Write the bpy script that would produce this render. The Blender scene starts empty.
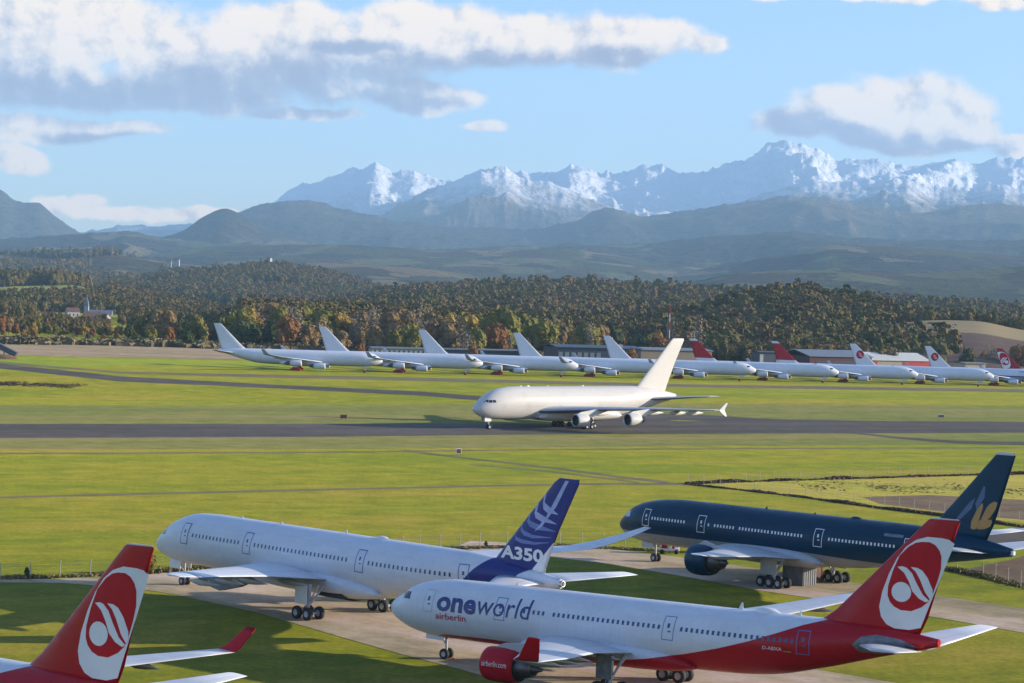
import bpy, bmesh, math, random
import numpy as np
from mathutils import Vector, Matrix
R = math.radians
S = bpy.context.scene
COL = S.collection

# ------------------------------------------------------------------ camera
F, PITCH, ROLL, H = 2229.126, 0.02069137, 0.02851057, 34.6565
cam_d = bpy.data.cameras.new('camera'); cam = bpy.data.objects.new('camera', cam_d); COL.objects.link(cam)
cam_d.sensor_width = 36; cam_d.lens = F * 36 / 1024; cam_d.clip_start = 1; cam_d.clip_end = 200000
_c, _s, _cp, _sp = math.cos(ROLL), math.sin(ROLL), math.cos(PITCH), math.sin(PITCH)
_R0 = Vector((1, 0, 0)); _U0 = Vector((0, _sp, _cp)); _B0 = Vector((0, -_cp, _sp))
_r = _c * _R0 + _s * _U0; _u = -_s * _R0 + _c * _U0
cam.matrix_world = Matrix(((_r.x, _u.x, _B0.x, 0), (_r.y, _u.y, _B0.y, 0), (_r.z, _u.z, _B0.z, H), (0, 0, 0, 1)))
S.camera = cam
S.view_settings.view_transform = 'Standard'; S.view_settings.look = 'None'
S.view_settings.gamma = 1; S.view_settings.exposure = 0.85
S.view_settings.use_curve_mapping = False
S.render.engine = 'CYCLES'
cy = S.cycles
cy.use_denoising = True; cy.max_bounces = 5; cy.diffuse_bounces = 2; cy.glossy_bounces = 3
cy.transmission_bounces = 2; cy.volume_bounces = 1; cy.transparent_max_bounces = 6
cy.caustics_reflective = False; cy.caustics_refractive = False
SUN_EL = R(13.4)
EXPO = 2 ** S.view_settings.exposure

def ray(u, v):
    a = u - 512; b = v - 341.5
    a, b = a * _c + b * _s, -a * _s + b * _c
    return Vector((a, _cp * F + _sp * (-b), -_sp * F + _cp * (-b)))
def at(u, v, Y):
    "the point of a sight line at distance Y from the tower"
    r = ray(u, v); k = Y / r.y
    return Vector((r.x * k, Y, H + r.z * k))
def gnd(u, v, z=0.0):
    r = ray(u, v); k = (z - H) / r.z
    return Vector((r.x * k, r.y * k, z))
def gz(x, y):
    x = np.asarray(x, float); y = np.asarray(y, float)
    t = np.clip((y - 640) / 190, 0, 1); t = t * t * (3 - 2 * t)
    return t * (3.25 - 0.0142 * np.clip(x, -320, 400))
def gndz(u, v):
    "sight line meets the (gently rising) airfield"
    r = ray(u, v); k = -H / r.z
    for _ in range(30):
        z = float(gz(r.x * k, r.y * k)); k = (z - H) / r.z
    return Vector((r.x * k, r.y * k, z))

# ------------------------------------------------------------------ node helpers
class NT:
    def __init__(s, tree): s.t = tree; s.n = tree.nodes; s.l = tree.links
    def node(s, typ, **kw):
        n = s.n.new(typ)
        for k, v in kw.items(): setattr(n, k, v)
        return n
    def put(s, sock, v):
        if isinstance(v, bpy.types.NodeSocket): s.l.new(v, sock)
        elif v is not None:
            try: sock.default_value = v
            except Exception: sock.default_value = (v, v, v)
    def m(s, op, a, b=None, c=None, clamp=False):
        n = s.node('ShaderNodeMath', operation=op); n.use_clamp = clamp
        for i, v in enumerate((a, b, c)):
            if v is not None: s.put(n.inputs[i], v)
        return n.outputs[0]
    def v(s, op, a, b=None, c=None, scale=None):
        n = s.node('ShaderNodeVectorMath', operation=op)
        for i, x in enumerate((a, b, c)):
            if x is not None: s.put(n.inputs[i], x)
        if scale is not None: s.put(n.inputs['Scale'], scale)
        return n.outputs['Value'] if op in ('LENGTH', 'DOT_PRODUCT', 'DISTANCE') else n.outputs[0]
    def noise(s, vec, scale, detail=4, rough=.55, dist=0.0, col=False):
        n = s.node('ShaderNodeTexNoise'); s.put(n.inputs['Vector'], vec)
        s.put(n.inputs['Scale'], scale); n.inputs['Detail'].default_value = detail
        n.inputs['Roughness'].default_value = rough; n.inputs['Distortion'].default_value = dist
        return n.outputs['Color' if col else 'Fac']
    def ss(s, x, lo, hi, a=0.0, b=1.0):
        n = s.node('ShaderNodeMapRange', interpolation_type='SMOOTHSTEP')
        s.put(n.inputs[0], x); n.inputs[1].default_value = lo; n.inputs[2].default_value = hi
        n.inputs[3].default_value = a; n.inputs[4].default_value = b
        return n.outputs[0]
    def lin(s, x, lo, hi, a=0.0, b=1.0):
        n = s.node('ShaderNodeMapRange'); s.put(n.inputs[0], x)
        n.inputs[1].default_value = lo; n.inputs[2].default_value = hi; n.inputs[3].default_value = a; n.inputs[4].default_value = b
        return n.outputs[0]
    def mix(s, f, a, b, mode='MIX'):
        n = s.node('ShaderNodeMix', data_type='RGBA', blend_type=mode)
        s.put(n.inputs[0], f)
        for k, x in ((6, a), (7, b)):
            if isinstance(x, bpy.types.NodeSocket): s.l.new(x, n.inputs[k])
            else: n.inputs[k].default_value = (*x[:3], 1)
        return n.outputs[2]
    def ramp(s, f, stops, interp='LINEAR'):
        n = s.node('ShaderNodeValToRGB'); cr = n.color_ramp; cr.interpolation = interp
        while len(cr.elements) < len(stops): cr.elements.new(0.5)
        for e, (p, c) in zip(cr.elements, stops): e.position = p; e.color = (*c[:3], 1)
        s.put(n.inputs[0], f); return n.outputs[0]
    def curve(s, x, pts):
        "piecewise linear y(x) through real-valued points"
        xs = [p[0] for p in pts]; ys = [p[1] for p in pts]
        x0, x1 = min(xs), max(xs); y0, y1 = min(ys), max(ys)
        if y1 - y0 < 1e-6: y1 = y0 + 1
        n = s.node('ShaderNodeFloatCurve'); cv = n.mapping.curves[0]
        P = sorted(((p[0] - x0) / (x1 - x0), (p[1] - y0) / (y1 - y0)) for p in pts)
        cv.points[0].location = P[0]; cv.points[1].location = P[-1]
        for p in P[1:-1]: cv.points.new(*p)
        for p in cv.points: p.handle_type = 'VECTOR'
        n.mapping.update()
        s.put(n.inputs['Value'], s.lin(x, x0, x1)); n.inputs['Factor'].default_value = 1
        return s.m('MULTIPLY_ADD', n.outputs[0], y1 - y0, y0)

def mat(name, base=(.5, .5, .5), rough=.5, metal=0.0, coat=0.0, spec=.5):
    m = bpy.data.materials.new(name); m.use_nodes = True
    b = m.node_tree.nodes['Principled BSDF']
    b.inputs['Base Color'].default_value = (*base, 1); b.inputs['Roughness'].default_value = rough
    b.inputs['Metallic'].default_value = metal; b.inputs['Coat Weight'].default_value = coat
    b.inputs['Specular IOR Level'].default_value = spec
    t = NT(m.node_tree); t.b = b; t.mat = m
    return t
def simple(name, base, rough=.5, metal=0.0, coat=0.0, var=.12, scale=1.0, spec=.5):
    t = mat(name, base, rough, metal, coat, spec)
    co = t.node('ShaderNodeTexCoord').outputs['Object']
    n = t.noise(co, scale, 5, .6)
    c = t.mix(t.ss(n, .3, .7), [x * (1 - var) for x in base], [min(1, x * (1 + var)) for x in base])
    t.l.new(c, t.b.inputs['Base Color'])
    return t.mat

# ------------------------------------------------------------------ world: sky with clouds
W = bpy.data.worlds.new('World'); S.world = W; W.use_nodes = True
w = NT(W.node_tree)
bg = W.node_tree.nodes['Background']; bg.inputs['Strength'].default_value = 0.105
sky = w.node('ShaderNodeTexSky', sky_type='NISHITA'); sky.sun_disc = False
sky.sun_elevation = SUN_EL; sky.sun_rotation = R(87); sky.altitude = 380
sky.air_density = 1.0; sky.dust_density = 0.6; sky.ozone_density = 2.0
d = w.node('ShaderNodeTexCoord').outputs['Generated']
dn = w.v('NORMALIZE', d)
sep = w.node('ShaderNodeSeparateXYZ'); w.l.new(dn, sep.inputs[0])
ys = w.m('MAXIMUM', sep.outputs[1], .12)
cmb = w.node('ShaderNodeCombineXYZ')
w.l.new(w.m('DIVIDE', sep.outputs[0], ys), cmb.inputs[0]); w.l.new(w.m('DIVIDE', sep.outputs[2], ys), cmb.inputs[1])
P = cmb.outputs[0]
warp = w.v('SUBTRACT', w.noise(P, 26, 5, .6, col=True), (.5, .5, .5))
Pw = w.v('MULTIPLY_ADD', warp, (.020, .013, 0), P)
def field(blobs, k):
    acc = None
    for (u, v, ru, rv) in blobs:
        r = ray(u, v); cx, cy_ = r.x / r.y, r.z / r.y
        sx, sy = F / ru, F / rv
        q = w.v('MULTIPLY_ADD', Pw, (sx, sy, 0), (-cx * sx, -cy_ * sy, 0))
        ln = w.v('LENGTH', q)
        acc = ln if acc is None else w.m('SMOOTH_MIN', acc, ln, k)
    return acc
CL = [(60, 22, 130, 46), (-110, 40, 130, 60), (20, 82, 120, 26), (160, 50, 62, 34), (140, 92, 120, 20), (215, 88, 80, 26), (262, 50, 62, 48),
      (300, 22, 55, 26), (340, 60, 80, 44), (395, 90, 62, 16), (418, 32, 70, 36), (475, 40, 70, 32), (545, 40, 80, 25), (610, 40, 70, 25),
      (660, 38, 55, 20), (702, 44, 26, 12), (300, 112, 60, 7), (28, 128, 100, 14), (120, 128, 60, 9), (18, 157, 30, 14), (430, 100, 50, 13), (484, 127, 24, 5),
      (795, 126, 42, 17), (845, 112, 56, 25), (900, 106, 64, 36), (950, 112, 46, 30), (982, 128, 22, 15), (905, 138, 80, 14), (1040, 150, 40, 12), (1010, 138, 25, 6),
      (850, -8, 110, 10), (985, 2, 34, 9), (55, 206, 30, 10), (130, 213, 70, 8), (205, 212, 50, 7), (90, 200, 20, 7), (1150, 90, 60, 25), (880, 172, 60, 9)]
DK = [(20, 94, 150, 24), (130, 96, 130, 26), (230, 94, 90, 30), (300, 76, 62, 30), (310, 104, 70, 15), (440, 72, 85, 20), (520, 66, 90, 17), (625, 56, 75, 12), (395, 100, 60, 12),
      (780, 130, 46, 18), (850, 138, 95, 14), (930, 146, 80, 9), (100, 138, 70, 7), (-130, 60, 140, 36), (345, 44, 46, 9)]
f1 = field(CL, .35); f2 = field(DK, .3)
fb = w.noise(P, 32, 8, .60); fb2 = w.noise(w.v('ADD', P, (.005, .0035, 0)), 32, 8, .60)
fL = w.noise(P, 15, 4, .5)
dens = w.m('ADD', f1, w.m('MULTIPLY', w.m('SUBTRACT', fb, .5), -1.5))
mask = w.ss(dens, 1.20, .74)
mask = w.m('MULTIPLY', mask, w.ss(fL, .22, .45, .72, 1.0))
# clouds over the unseen sky, thinned and greyed to lower the ambient light
P3 = w.v('MULTIPLY', dn, (1, 1, 2.6))
rest = w.m('MULTIPLY', w.ss(w.noise(P3, 3.2, 7, .58), .57, .70), .8)
front = w.m('MULTIPLY', w.ss(sep.outputs[1], .80, .95), w.ss(sep.outputs[2], .34, .20))
mask = w.m('MULTIPLY_ADD', mask, front, w.m('MULTIPLY', rest, w.m('SUBTRACT', 1.0, front)), clamp=True)
mask = w.m('MULTIPLY', mask, w.ss(sep.outputs[2], -.01, .03))
relief = w.m('MULTIPLY', w.m('SUBTRACT', fb, fb2), 3.4)
core = w.ss(dens, .15, 1.0)
dark = w.ss(w.m('ADD', f2, w.m('MULTIPLY', w.m('SUBTRACT', fb, .5), -1.15)), 1.7, .15)
lit = w.m('SUBTRACT', 1.0, w.m('MULTIPLY', dark, .95))
lit = w.m('ADD', lit, relief)
lit = w.m('ADD', lit, w.m('MULTIPLY', w.m('SUBTRACT', w.noise(P, 22, 3, .5), .5), .35), clamp=True)
K = 1.15 / (0.105 * EXPO)
lit = w.m('ADD', w.m('MULTIPLY', lit, front), w.m('MULTIPLY', w.m('SUBTRACT', 1.0, front), .40))
ccol = w.ramp(lit, [(0, tuple(K * x for x in (.33, .28, .35))), (.35, tuple(K * x for x in (.44, .39, .44))), (.7, tuple(K * x for x in (.92, .77, .66))), (1, tuple(K * x for x in (1.30, 1.02, .74)))])
skc = w.mix(1.0, sky.outputs[0], (1.06, 1.15, 1.48), 'MULTIPLY')
fin_c = w.mix(w.m('MULTIPLY', mask, .98), skc, ccol)
w.l.new(fin_c, bg.inputs['Color'])
W.cycles.sampling_method = 'MANUAL'; W.cycles.sample_map_resolution = 512

# ------------------------------------------------------------------ sun (low, from the right)
sun_d = bpy.data.lights.new('sun', 'SUN'); sun = bpy.data.objects.new('sun', sun_d); COL.objects.link(sun)
sun_d.energy = 4.9; sun_d.angle = R(.5); sun_d.color = (1.0, .88, .72)
_sd = Vector((math.cos(SUN_EL), 0.05, math.sin(SUN_EL)))
sun.rotation_euler = _sd.to_track_quat('Z', 'Y').to_euler()

# ------------------------------------------------------------------ object helpers
def tag(o, label=None, cat=None, group=None, kind=None):
    if label: o['label'] = label
    if cat: o['category'] = cat
    if group: o['group'] = group
    if kind: o['kind'] = kind
    return o
def empty(name, loc=(0, 0, 0), rz=0.0):
    o = bpy.data.objects.new(name, None); COL.objects.link(o); o.location = loc; o.rotation_euler = (0, 0, rz)
    o.empty_display_size = .5
    return o
def mk(name, verts, faces, mats, parent=None, smooth=False, midx=None):
    me = bpy.data.meshes.new(name)
    me.from_pydata([tuple(map(float, v)) for v in verts], [], [tuple(int(i) for i in f) for f in faces])
    if not isinstance(mats, (list, tuple)): mats = [mats]
    for m in mats: me.materials.append(m)
    if midx is not None: me.polygons.foreach_set('material_index', midx)
    if smooth is True: me.polygons.foreach_set('use_smooth', [True] * len(me.polygons))
    elif smooth: me.polygons.foreach_set('use_smooth', smooth)
    me.validate(); me.update()
    o = bpy.data.objects.new(name, me); COL.objects.link(o)
    if parent is not None: o.parent = parent
    return o
class MB:
    "collects shapes and builds them as one mesh"
    def __init__(s): s.v = []; s.f = []; s.m = []; s.s = []
    def add(s, v, f, mi=0, sm=False):
        b = len(s.v); s.v += list(v); s.f += [[b + i for i in q] for q in f]; s.m += [mi] * len(f); s.s += [sm] * len(f)
    def box(s, x0, x1, y0, y1, z0, z1, mi=0):
        v = [(x, y, z) for x in (x0, x1) for y in (y0, y1) for z in (z0, z1)]
        s.add(v, [(0, 1, 3, 2), (4, 6, 7, 5), (0, 4, 5, 1), (2, 3, 7, 6), (0, 2, 6, 4), (1, 5, 7, 3)], mi)
    def tube(s, a, b, r0, r1=None, n=8, mi=0, cap=True):
        a = Vector(a); b = Vector(b); r1 = r0 if r1 is None else r1
        z = (b - a).normalized(); x = z.orthogonal().normalized(); y = z.cross(x)
        v = []
        for c, r in ((a, r0), (b, r1)):
            v += [tuple(c + x * (r * math.cos(2 * math.pi * i / n)) + y * (r * math.sin(2 * math.pi * i / n))) for i in range(n)]
        f = [(i, (i + 1) % n, n + (i + 1) % n, n + i) for i in range(n)]
        s.add(v, f, mi, True)
        if cap: s.add(v, [tuple(range(n))[::-1], tuple(range(n, 2 * n))], mi, False)
    def lathe(s, prof, o, ax='x', n=20, mi=0, sgn=1):
        "prof: (along, radius[, material]) about an axis through o"
        v = []; f = []; ms = []
        for p in prof:
            for i in range(n):
                t = 2 * math.pi * i / n; c, q = math.cos(t) * p[1], math.sin(t) * p[1]
                v.append((o[0] + sgn * p[0], o[1] + c, o[2] + q) if ax == 'x' else (o[0] + c, o[1] + p[0], o[2] + q) if ax == 'y' else (o[0] + c, o[1] + q, o[2] + p[0]))
        b = len(s.v); s.v += v
        for k in range(len(prof) - 1):
            mi_ = prof[k + 1][2] if len(prof[k + 1]) > 2 else mi
            for i in range(n):
                j = (i + 1) % n
                s.f.append([b + k * n + i, b + k * n + j, b + (k + 1) * n + j, b + (k + 1) * n + i]); s.m.append(mi_); s.s.append(True)
    def build(s, name, mats, parent=None):
        return mk(name, s.v, s.f, mats, parent, s.s, s.m)
def copy_tree(o, parent=None):
    c = o.copy(); COL.objects.link(c); c.parent = parent
    for ch in o.children: copy_tree(ch, c)
    return c
def interp(x, pts): return np.interp(x, [p[0] for p in pts], [p[1] for p in pts])
def pchip(x, pts):
    X = np.array([p[0] for p in pts], float); Y = np.array([p[1] for p in pts], float)
    h = np.diff(X); dl = np.diff(Y) / h; mm = np.zeros(len(X)); mm[0] = dl[0]; mm[-1] = dl[-1]
    for i in range(1, len(X) - 1):
        if dl[i - 1] * dl[i] > 0:
            a, b = 2 * h[i] + h[i - 1], h[i] + 2 * h[i - 1]; mm[i] = (a + b) / (a / dl[i - 1] + b / dl[i])
    x = np.clip(np.asarray(x, float), X[0], X[-1]); i = np.clip(np.searchsorted(X, x) - 1, 0, len(h) - 1)
    t = (x - X[i]) / h[i]
    return (2 * t**3 - 3 * t**2 + 1) * Y[i] + (t**3 - 2 * t**2 + t) * h[i] * mm[i] + (-2 * t**3 + 3 * t**2) * Y[i + 1] + (t**3 - t**2) * h[i] * mm[i + 1]

# ------------------------------------------------------------------ aircraft materials
def paint(name, base, rough=.32, zones=(), x0=0.0, sl=0.0, dirt=.10, coat=.06, spec=.22):
    """aircraft paint; zones = [(colour, [list of (curve, sign)])]: inside when sign*(z - curve(x)) > 0 for all, x measured aft of the nose"""
    t = mat(name, base, rough, coat=coat, spec=spec)
    co = t.node('ShaderNodeTexCoord').outputs['Object']
    sp = t.node('ShaderNodeSeparateXYZ'); t.l.new(co, sp.inputs[0])
    xm = t.m('SUBTRACT', x0, sp.outputs[0])
    zp = t.m('SUBTRACT', sp.outputs[2], t.m('MULTIPLY', t.m('SUBTRACT', xm, x0), sl))
    col = t.node('ShaderNodeRGB').outputs[0]; col.default_value = (*base, 1)
    for c, conds in zones:
        f = None
        for pts, sg in conds:
            dlt = t.m('MULTIPLY', t.m('SUBTRACT', zp, t.curve(xm, pts)), sg)
            g = t.ss(dlt, -.02, .04); f = g if f is None else t.m('MULTIPLY', f, g)
        col = t.mix(f, col, c)
    n = t.noise(t.v('MULTIPLY', co, (.35, .35, 1.3)), 1.0, 5, .6)
    n2 = t.noise(t.v('MULTIPLY', co, (2.5, 2.5, .25)), 1.0, 4, .6)
    k = t.m('MULTIPLY', t.ss(n, .3, .75, 1 - dirt, 1.0), t.ss(n2, .25, .6, 1 - dirt * .6, 1.0))
    fr = t.m('ABSOLUTE', t.m('SUBTRACT', t.m('FRACT', t.m('DIVIDE', xm, 2.12)), .5))
    k = t.m('MULTIPLY', k, t.ss(fr, .004, .012, .93, 1.0))
    col = t.mix(1.0, col, t.mix(k, (0, 0, 0), (1, 1, 1)), 'MULTIPLY')
    t.l.new(col, t.b.inputs['Base Color'])
    t.l.new(t.ss(n, .3, .7, rough + .1, rough - .05), t.b.inputs['Roughness'])
    return t.mat
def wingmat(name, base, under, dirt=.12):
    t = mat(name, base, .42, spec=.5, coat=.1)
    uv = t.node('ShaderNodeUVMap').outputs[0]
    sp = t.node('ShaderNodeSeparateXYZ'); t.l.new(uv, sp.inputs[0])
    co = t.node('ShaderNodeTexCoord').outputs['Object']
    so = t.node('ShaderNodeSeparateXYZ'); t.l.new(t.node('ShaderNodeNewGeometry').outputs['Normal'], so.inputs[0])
    c = t.mix(t.ss(so.outputs[2], -.1, .1), under, base)  # underside shade put into the colour, offsetting light bounced off the grass
    l1 = t.m('ABSOLUTE', t.m('SUBTRACT', sp.outputs[0], .14)); l2 = t.m('ABSOLUTE', t.m('SUBTRACT', sp.outputs[0], .72))
    l3 = t.m('ABSOLUTE', t.m('SUBTRACT', t.m('FRACT', t.m('MULTIPLY', sp.outputs[1], 5.0)), .5))
    ln = t.m('MINIMUM', t.ss(l1, .003, .007, .6, 1.0), t.ss(l2, .003, .007, .5, 1.0))
    l3 = t.m('MAXIMUM', t.ss(l3, .003, .010, .6, 1.0), t.ss(t.m('ABSOLUTE', t.m('SUBTRACT', sp.outputs[0], .43)), .28, .29))
    l3b = t.ss(t.m('ABSOLUTE', t.m('SUBTRACT', sp.outputs[0], .43)), .28, .29, 1.0, 0.0)
    ln = t.m('MULTIPLY', ln, t.m('MAXIMUM', l3, l3b))
    n = t.noise(t.v('MULTIPLY', co, (.25, 1.4, 1)), 1.0, 5, .62)
    k = t.m('MULTIPLY', ln, t.ss(n, .25, .7, 1 - dirt, 1.0))
    t.l.new(t.mix(1.0, c, t.mix(k, (0, 0, 0), (1, 1, 1)), 'MULTIPLY'), t.b.inputs['Base Color'])
    return t.mat
M = {}
M['white'] = simple('white_paint', (.71, .71, .71), .35, coat=.2, var=.03)
M['red'] = simple('red_paint', (.45, .007, .015), .45, coat=.0, var=.06, spec=.18)
M['lightgrey'] = simple('light_grey_paint', (.42, .43, .45), .4, var=.05)
M['steel'] = simple('bare_steel', (.52, .51, .50), .32, metal=.9, var=.1)
M['darksteel'] = simple('heat_stained_steel', (.12, .115, .11), .4, metal=.6, var=.25)
M['tyre'] = simple('tyre_rubber', (.022, .022, .024), .8, var=.15)
M['hub'] = simple('wheel_hub', (.40, .40, .40), .45, var=.1)
M['strut'] = simple('gear_strut_paint', (.45, .46, .47), .4, var=.1)
M['darkbay'] = simple('wheel_bay_dark', (.03, .03, .032), .7)
M['glass'] = simple('cabin_glass', (.015, .022, .035), .12, var=.02)
M['bluewin'] = simple('cabin_window_blue', (.045, .075, .17), .25, var=.1)
M['blueline'] = simple('door_outline_blue', (.06, .16, .42), .4)
M['navy'] = simple('navy_lettering', (.030, .034, .16), .4)
M['gold'] = simple('gold_emblem', (.38, .21, .055), .4, var=.06)
M['swoosh'] = simple('pale_blue_band', (.12, .17, .40), .4)
M['palepurple'] = simple('pale_band', (.30, .35, .58), .4)
M['tealline'] = simple('teal_band', (.045, .10, .20), .4)
M['redcover'] = simple('red_gear_cover', (.33, .018, .016), .7, var=.2)
M['plate'] = simple('bare_root_plate', (.16, .16, .17), .45, metal=.2, var=.3, scale=2)
M['black'] = simple('black_paint', (.015, .015, .015), .5)
M['orange'] = simple('orange_chock', (.7, .16, .04), .6)

# ------------------------------------------------------------------ aircraft builder
class Craft:
    def __init__(s, root, L, zc, ry, rz, x0, sl, top, bot, wid):
        s.root = root; s.L = L; s.zc = zc; s.ry = ry; s.rz = rz; s.x0 = x0; s.sl = sl
        s.top, s.bot, s.wid = top, bot, wid
    def P(s, x, y, z, sheared=True):
        return (s.x0 - x, y, z + (s.sl * (x - s.x0) if sheared else 0))
    def sec(s, x):
        t = pchip(x, s.top); b = pchip(x, s.bot); w_ = pchip(x, s.wid)
        return (t + b) / 2, (t - b) / 2, w_
    def yf(s, x, z):
        zm, rz, w_ = s.sec(x)
        q = np.clip(1 - ((np.asarray(z) - zm) / np.maximum(rz, 1e-3)) ** 2, 0.0004, 1)
        return w_ * np.sqrt(q)
    def fuselage(s, m, n=44):
        xs = np.concatenate([8 * np.linspace(0, 1, 18) ** 2, np.linspace(8, s.L * .62, 12)[1:], np.linspace(s.L * .62, s.L, 24)[1:]])
        v = []; f = []
        for x in xs:
            zm, rz, w_ = s.sec(x)
            for i in range(n):
                t = 2 * math.pi * i / n; v.append(s.P(x, w_ * math.sin(t), zm + rz * math.cos(t)))
        for k in range(len(xs) - 1):
            for i in range(n): j = (i + 1) % n; f.append((k * n + i, k * n + j, (k + 1) * n + j, (k + 1) * n + i))
        f.append(tuple(range(n))); f.append(tuple(range((len(xs) - 1) * n, len(xs) * n))[::-1])
        sm = [True] * (len(f) - 2) + [False] * 2
        return mk('fuselage', v, f, m, s.root, sm)
    def fairing(s, x1, x2, zb, w_, m, ztop=None):
        v = []; f = []; n = 24; K = 22
        for k in range(K + 1):
            u = k / K; x = x1 + (x2 - x1) * u; e = max(.0, 1 - abs(2 * u - 1) ** 3.0) ** .6
            zt = (ztop or s.zc - .25 * s.rz); b = (s.zc - s.rz + .25) + (zb - (s.zc - s.rz + .25)) * e
            hw = s.ry * .80 + (w_ - s.ry * .80) * e; zt2 = s.zc - s.rz * .75 + (zt - (s.zc - s.rz * .75)) * e
            for i in range(n):
                t = 2 * math.pi * i / n; c, q = math.cos(t), math.sin(t)
                v.append(s.P(x, hw * math.copysign(abs(q) ** .7, q), (zt2 + b) / 2 + (zt2 - b) / 2 * math.copysign(abs(c) ** .8, c)))
        for k in range(K):
            for i in range(n): j = (i + 1) % n; f.append((k * n + i, k * n + j, (k + 1) * n + j, (k + 1) * n + i))
        f.append(tuple(range(n))); f.append(tuple(range(K * n, K * n + n))[::-1])
        return mk('belly_fairing', v, f, m, s.root, [True] * (len(f) - 2) + [False] * 2)
    def drape(s, polys, side, off, yfun=None, step=.25):
        "polygons (x, z) laid on a side surface; returns verts, faces"
        yfun = yfun or s.yf
        bm = bmesh.new()
        for p in polys:
            try: bm.faces.new([bm.verts.new((a, 0, b)) for a, b in p])
            except ValueError: pass
        bmesh.ops.triangulate(bm, faces=bm.faces[:])
        return s._drape(bm, side, off, yfun, step, .45 if yfun is s.__dict__.get('finf') else None)
    def _drape(s, bm, side, off, yfun, step, xstep=None):
        zs = [q.co.z for q in bm.verts]
        z = math.floor(min(zs) / step) * step + step
        while z < max(zs):
            bmesh.ops.bisect_plane(bm, geom=bm.verts[:] + bm.edges[:] + bm.faces[:], plane_co=(0, 0, z), plane_no=(0, 0, 1)); z += step
        if xstep:
            xs = [q.co.x for q in bm.verts]; x = math.floor(min(xs) / xstep) * xstep + xstep
            while x < max(xs):
                bmesh.ops.bisect_plane(bm, geom=bm.verts[:] + bm.edges[:] + bm.faces[:], plane_co=(x, 0, 0), plane_no=(1, 0, 0)); x += xstep
        bm.verts.index_update()
        v = [s.P(q.co.x, side * (float(yfun(q.co.x, q.co.z)) + off), q.co.z) for q in bm.verts]
        f = [[q.index for q in fa.verts] for fa in bm.faces]
        bm.free(); return v, f
    def decal(s, name, polys, m, side=1, off=.015, yfun=None, step=.25, parent=None):
        v, f = s.drape(polys, side, off, yfun, step); return mk(name, v, f, m, parent or s.root)
    def rects(s, rs, side, off, mb, mi=0, nz=3, yfun=None):
        yfun = yfun or s.yf
        for (a, b, c, e) in rs:
            v = []; f = []
            for k in range(nz + 1):
                z = c + (e - c) * k / nz
                for x in (a, b): v.append(s.P(x, side * (float(yfun(x, z)) + off), z))
            for k in range(nz): f.append((2 * k, 2 * k + 1, 2 * k + 3, 2 * k + 2))
            mb.add(v, f, mi)
    def windows(s, spans, zc, w_, h, pitch, m, side, name='cabin_window'):
        mb = MB()
        for a, b in spans:
            n = max(1, int(round((b - a) / pitch)))
            s.rects([(a + pitch * i, a + pitch * i + w_, zc - h / 2, zc + h / 2) for i in range(n + 1) if a + pitch * i <= b + .1], side, .014, mb, nz=2)
        return tag(mb.build(name, m, s.root), kind='stuff')
    def door(s, x, z0, z1, w_, mp, ml, mw, side, lw=.09):
        mb = MB(); s.rects([(x - w_ / 2, x + w_ / 2, z0, z1)], side, .012, mb, nz=7)
        d_ = mb.build('door', mp, s.root)
        mb = MB(); a, b = x - w_ / 2, x + w_ / 2
        s.rects([(a - lw, a, z0, z1), (b, b + lw, z0, z1)], side, .022, mb, nz=7)
        s.rects([(a - lw, b + lw, z0 - lw, z0), (a - lw, b + lw, z1, z1 + lw)], side, .022, mb, nz=1)
        mb.build('door_frame', ml, d_)
        mb = MB(); zc = z0 + (z1 - z0) * .62
        s.rects([(x - .13, x + .13, zc - .18, zc + .2)], side, .024, mb, nz=1)
        mb.build('door_window', mw, d_)
        mb = MB(); s.rects([(x - .02, x + .28, zc - .55, zc - .42)], side, .024, mb, nz=1); mb.build('door_handle', mw, d_)
        return d_
    def text(s, name, body, x0_, x1_, z0, z1, m, side=1, off=.02, bold=0.0, shear=0.0, yfun=None, step=.2, parent=None, flip=False):
        cu = bpy.data.curves.new(name, 'FONT'); cu.body = body; cu.offset = bold; cu.shear = shear; cu.resolution_u = 3
        to = bpy.data.objects.new(name, cu); COL.objects.link(to); bpy.context.view_layer.update()
        me = to.evaluated_get(bpy.context.evaluated_depsgraph_get()).to_mesh()
        bm = bmesh.new(); bm.from_mesh(me); to.to_mesh_clear(); bpy.data.objects.remove(to)
        bmesh.ops.remove_doubles(bm, verts=bm.verts[:], dist=1e-4)
        xs = [q.co.x for q in bm.verts]; zs = [q.co.y for q in bm.verts]
        ax, bx, az, bz = min(xs), max(xs), min(zs), max(zs)
        for q in bm.verts:
            u = (q.co.x - ax) / (bx - ax)
            if flip: u = 1 - u
            q.co = Vector((x0_ + u * (x1_ - x0_), 0, z0 + (q.co.y - az) / (bz - az) * (z1 - z0)))
        v, f = s._drape(bm, side, off, yfun or s.yf, step)
        return mk(name, v, f, m, parent or s.root)
    def lift(s, name, st, m, side=1, vert=False, tc=.11, parent=None, nsub=3, camber=.015, z_roll=0.0):
        "stations (span, xLE, chord, height)"
        st2 = []
        for a, b in zip(st[:-1], st[1:]):
            for k in range(nsub): u = k / nsub; st2.append([p + (q - p) * u for p, q in zip(a, b)])
        st2.append(list(st[-1])); st = st2
        c = np.array([1, .9, .8, .7, .6, .5, .4, .3, .2, .12, .06, .015, 0]); n = len(c)
        th = 5 * (.2969 * np.sqrt(c) - .126 * c - .3516 * c**2 + .2843 * c**3 - .1036 * c**4)
        v = []; uv = []; s0, s1 = st[0][0], st[-1][0]
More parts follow.
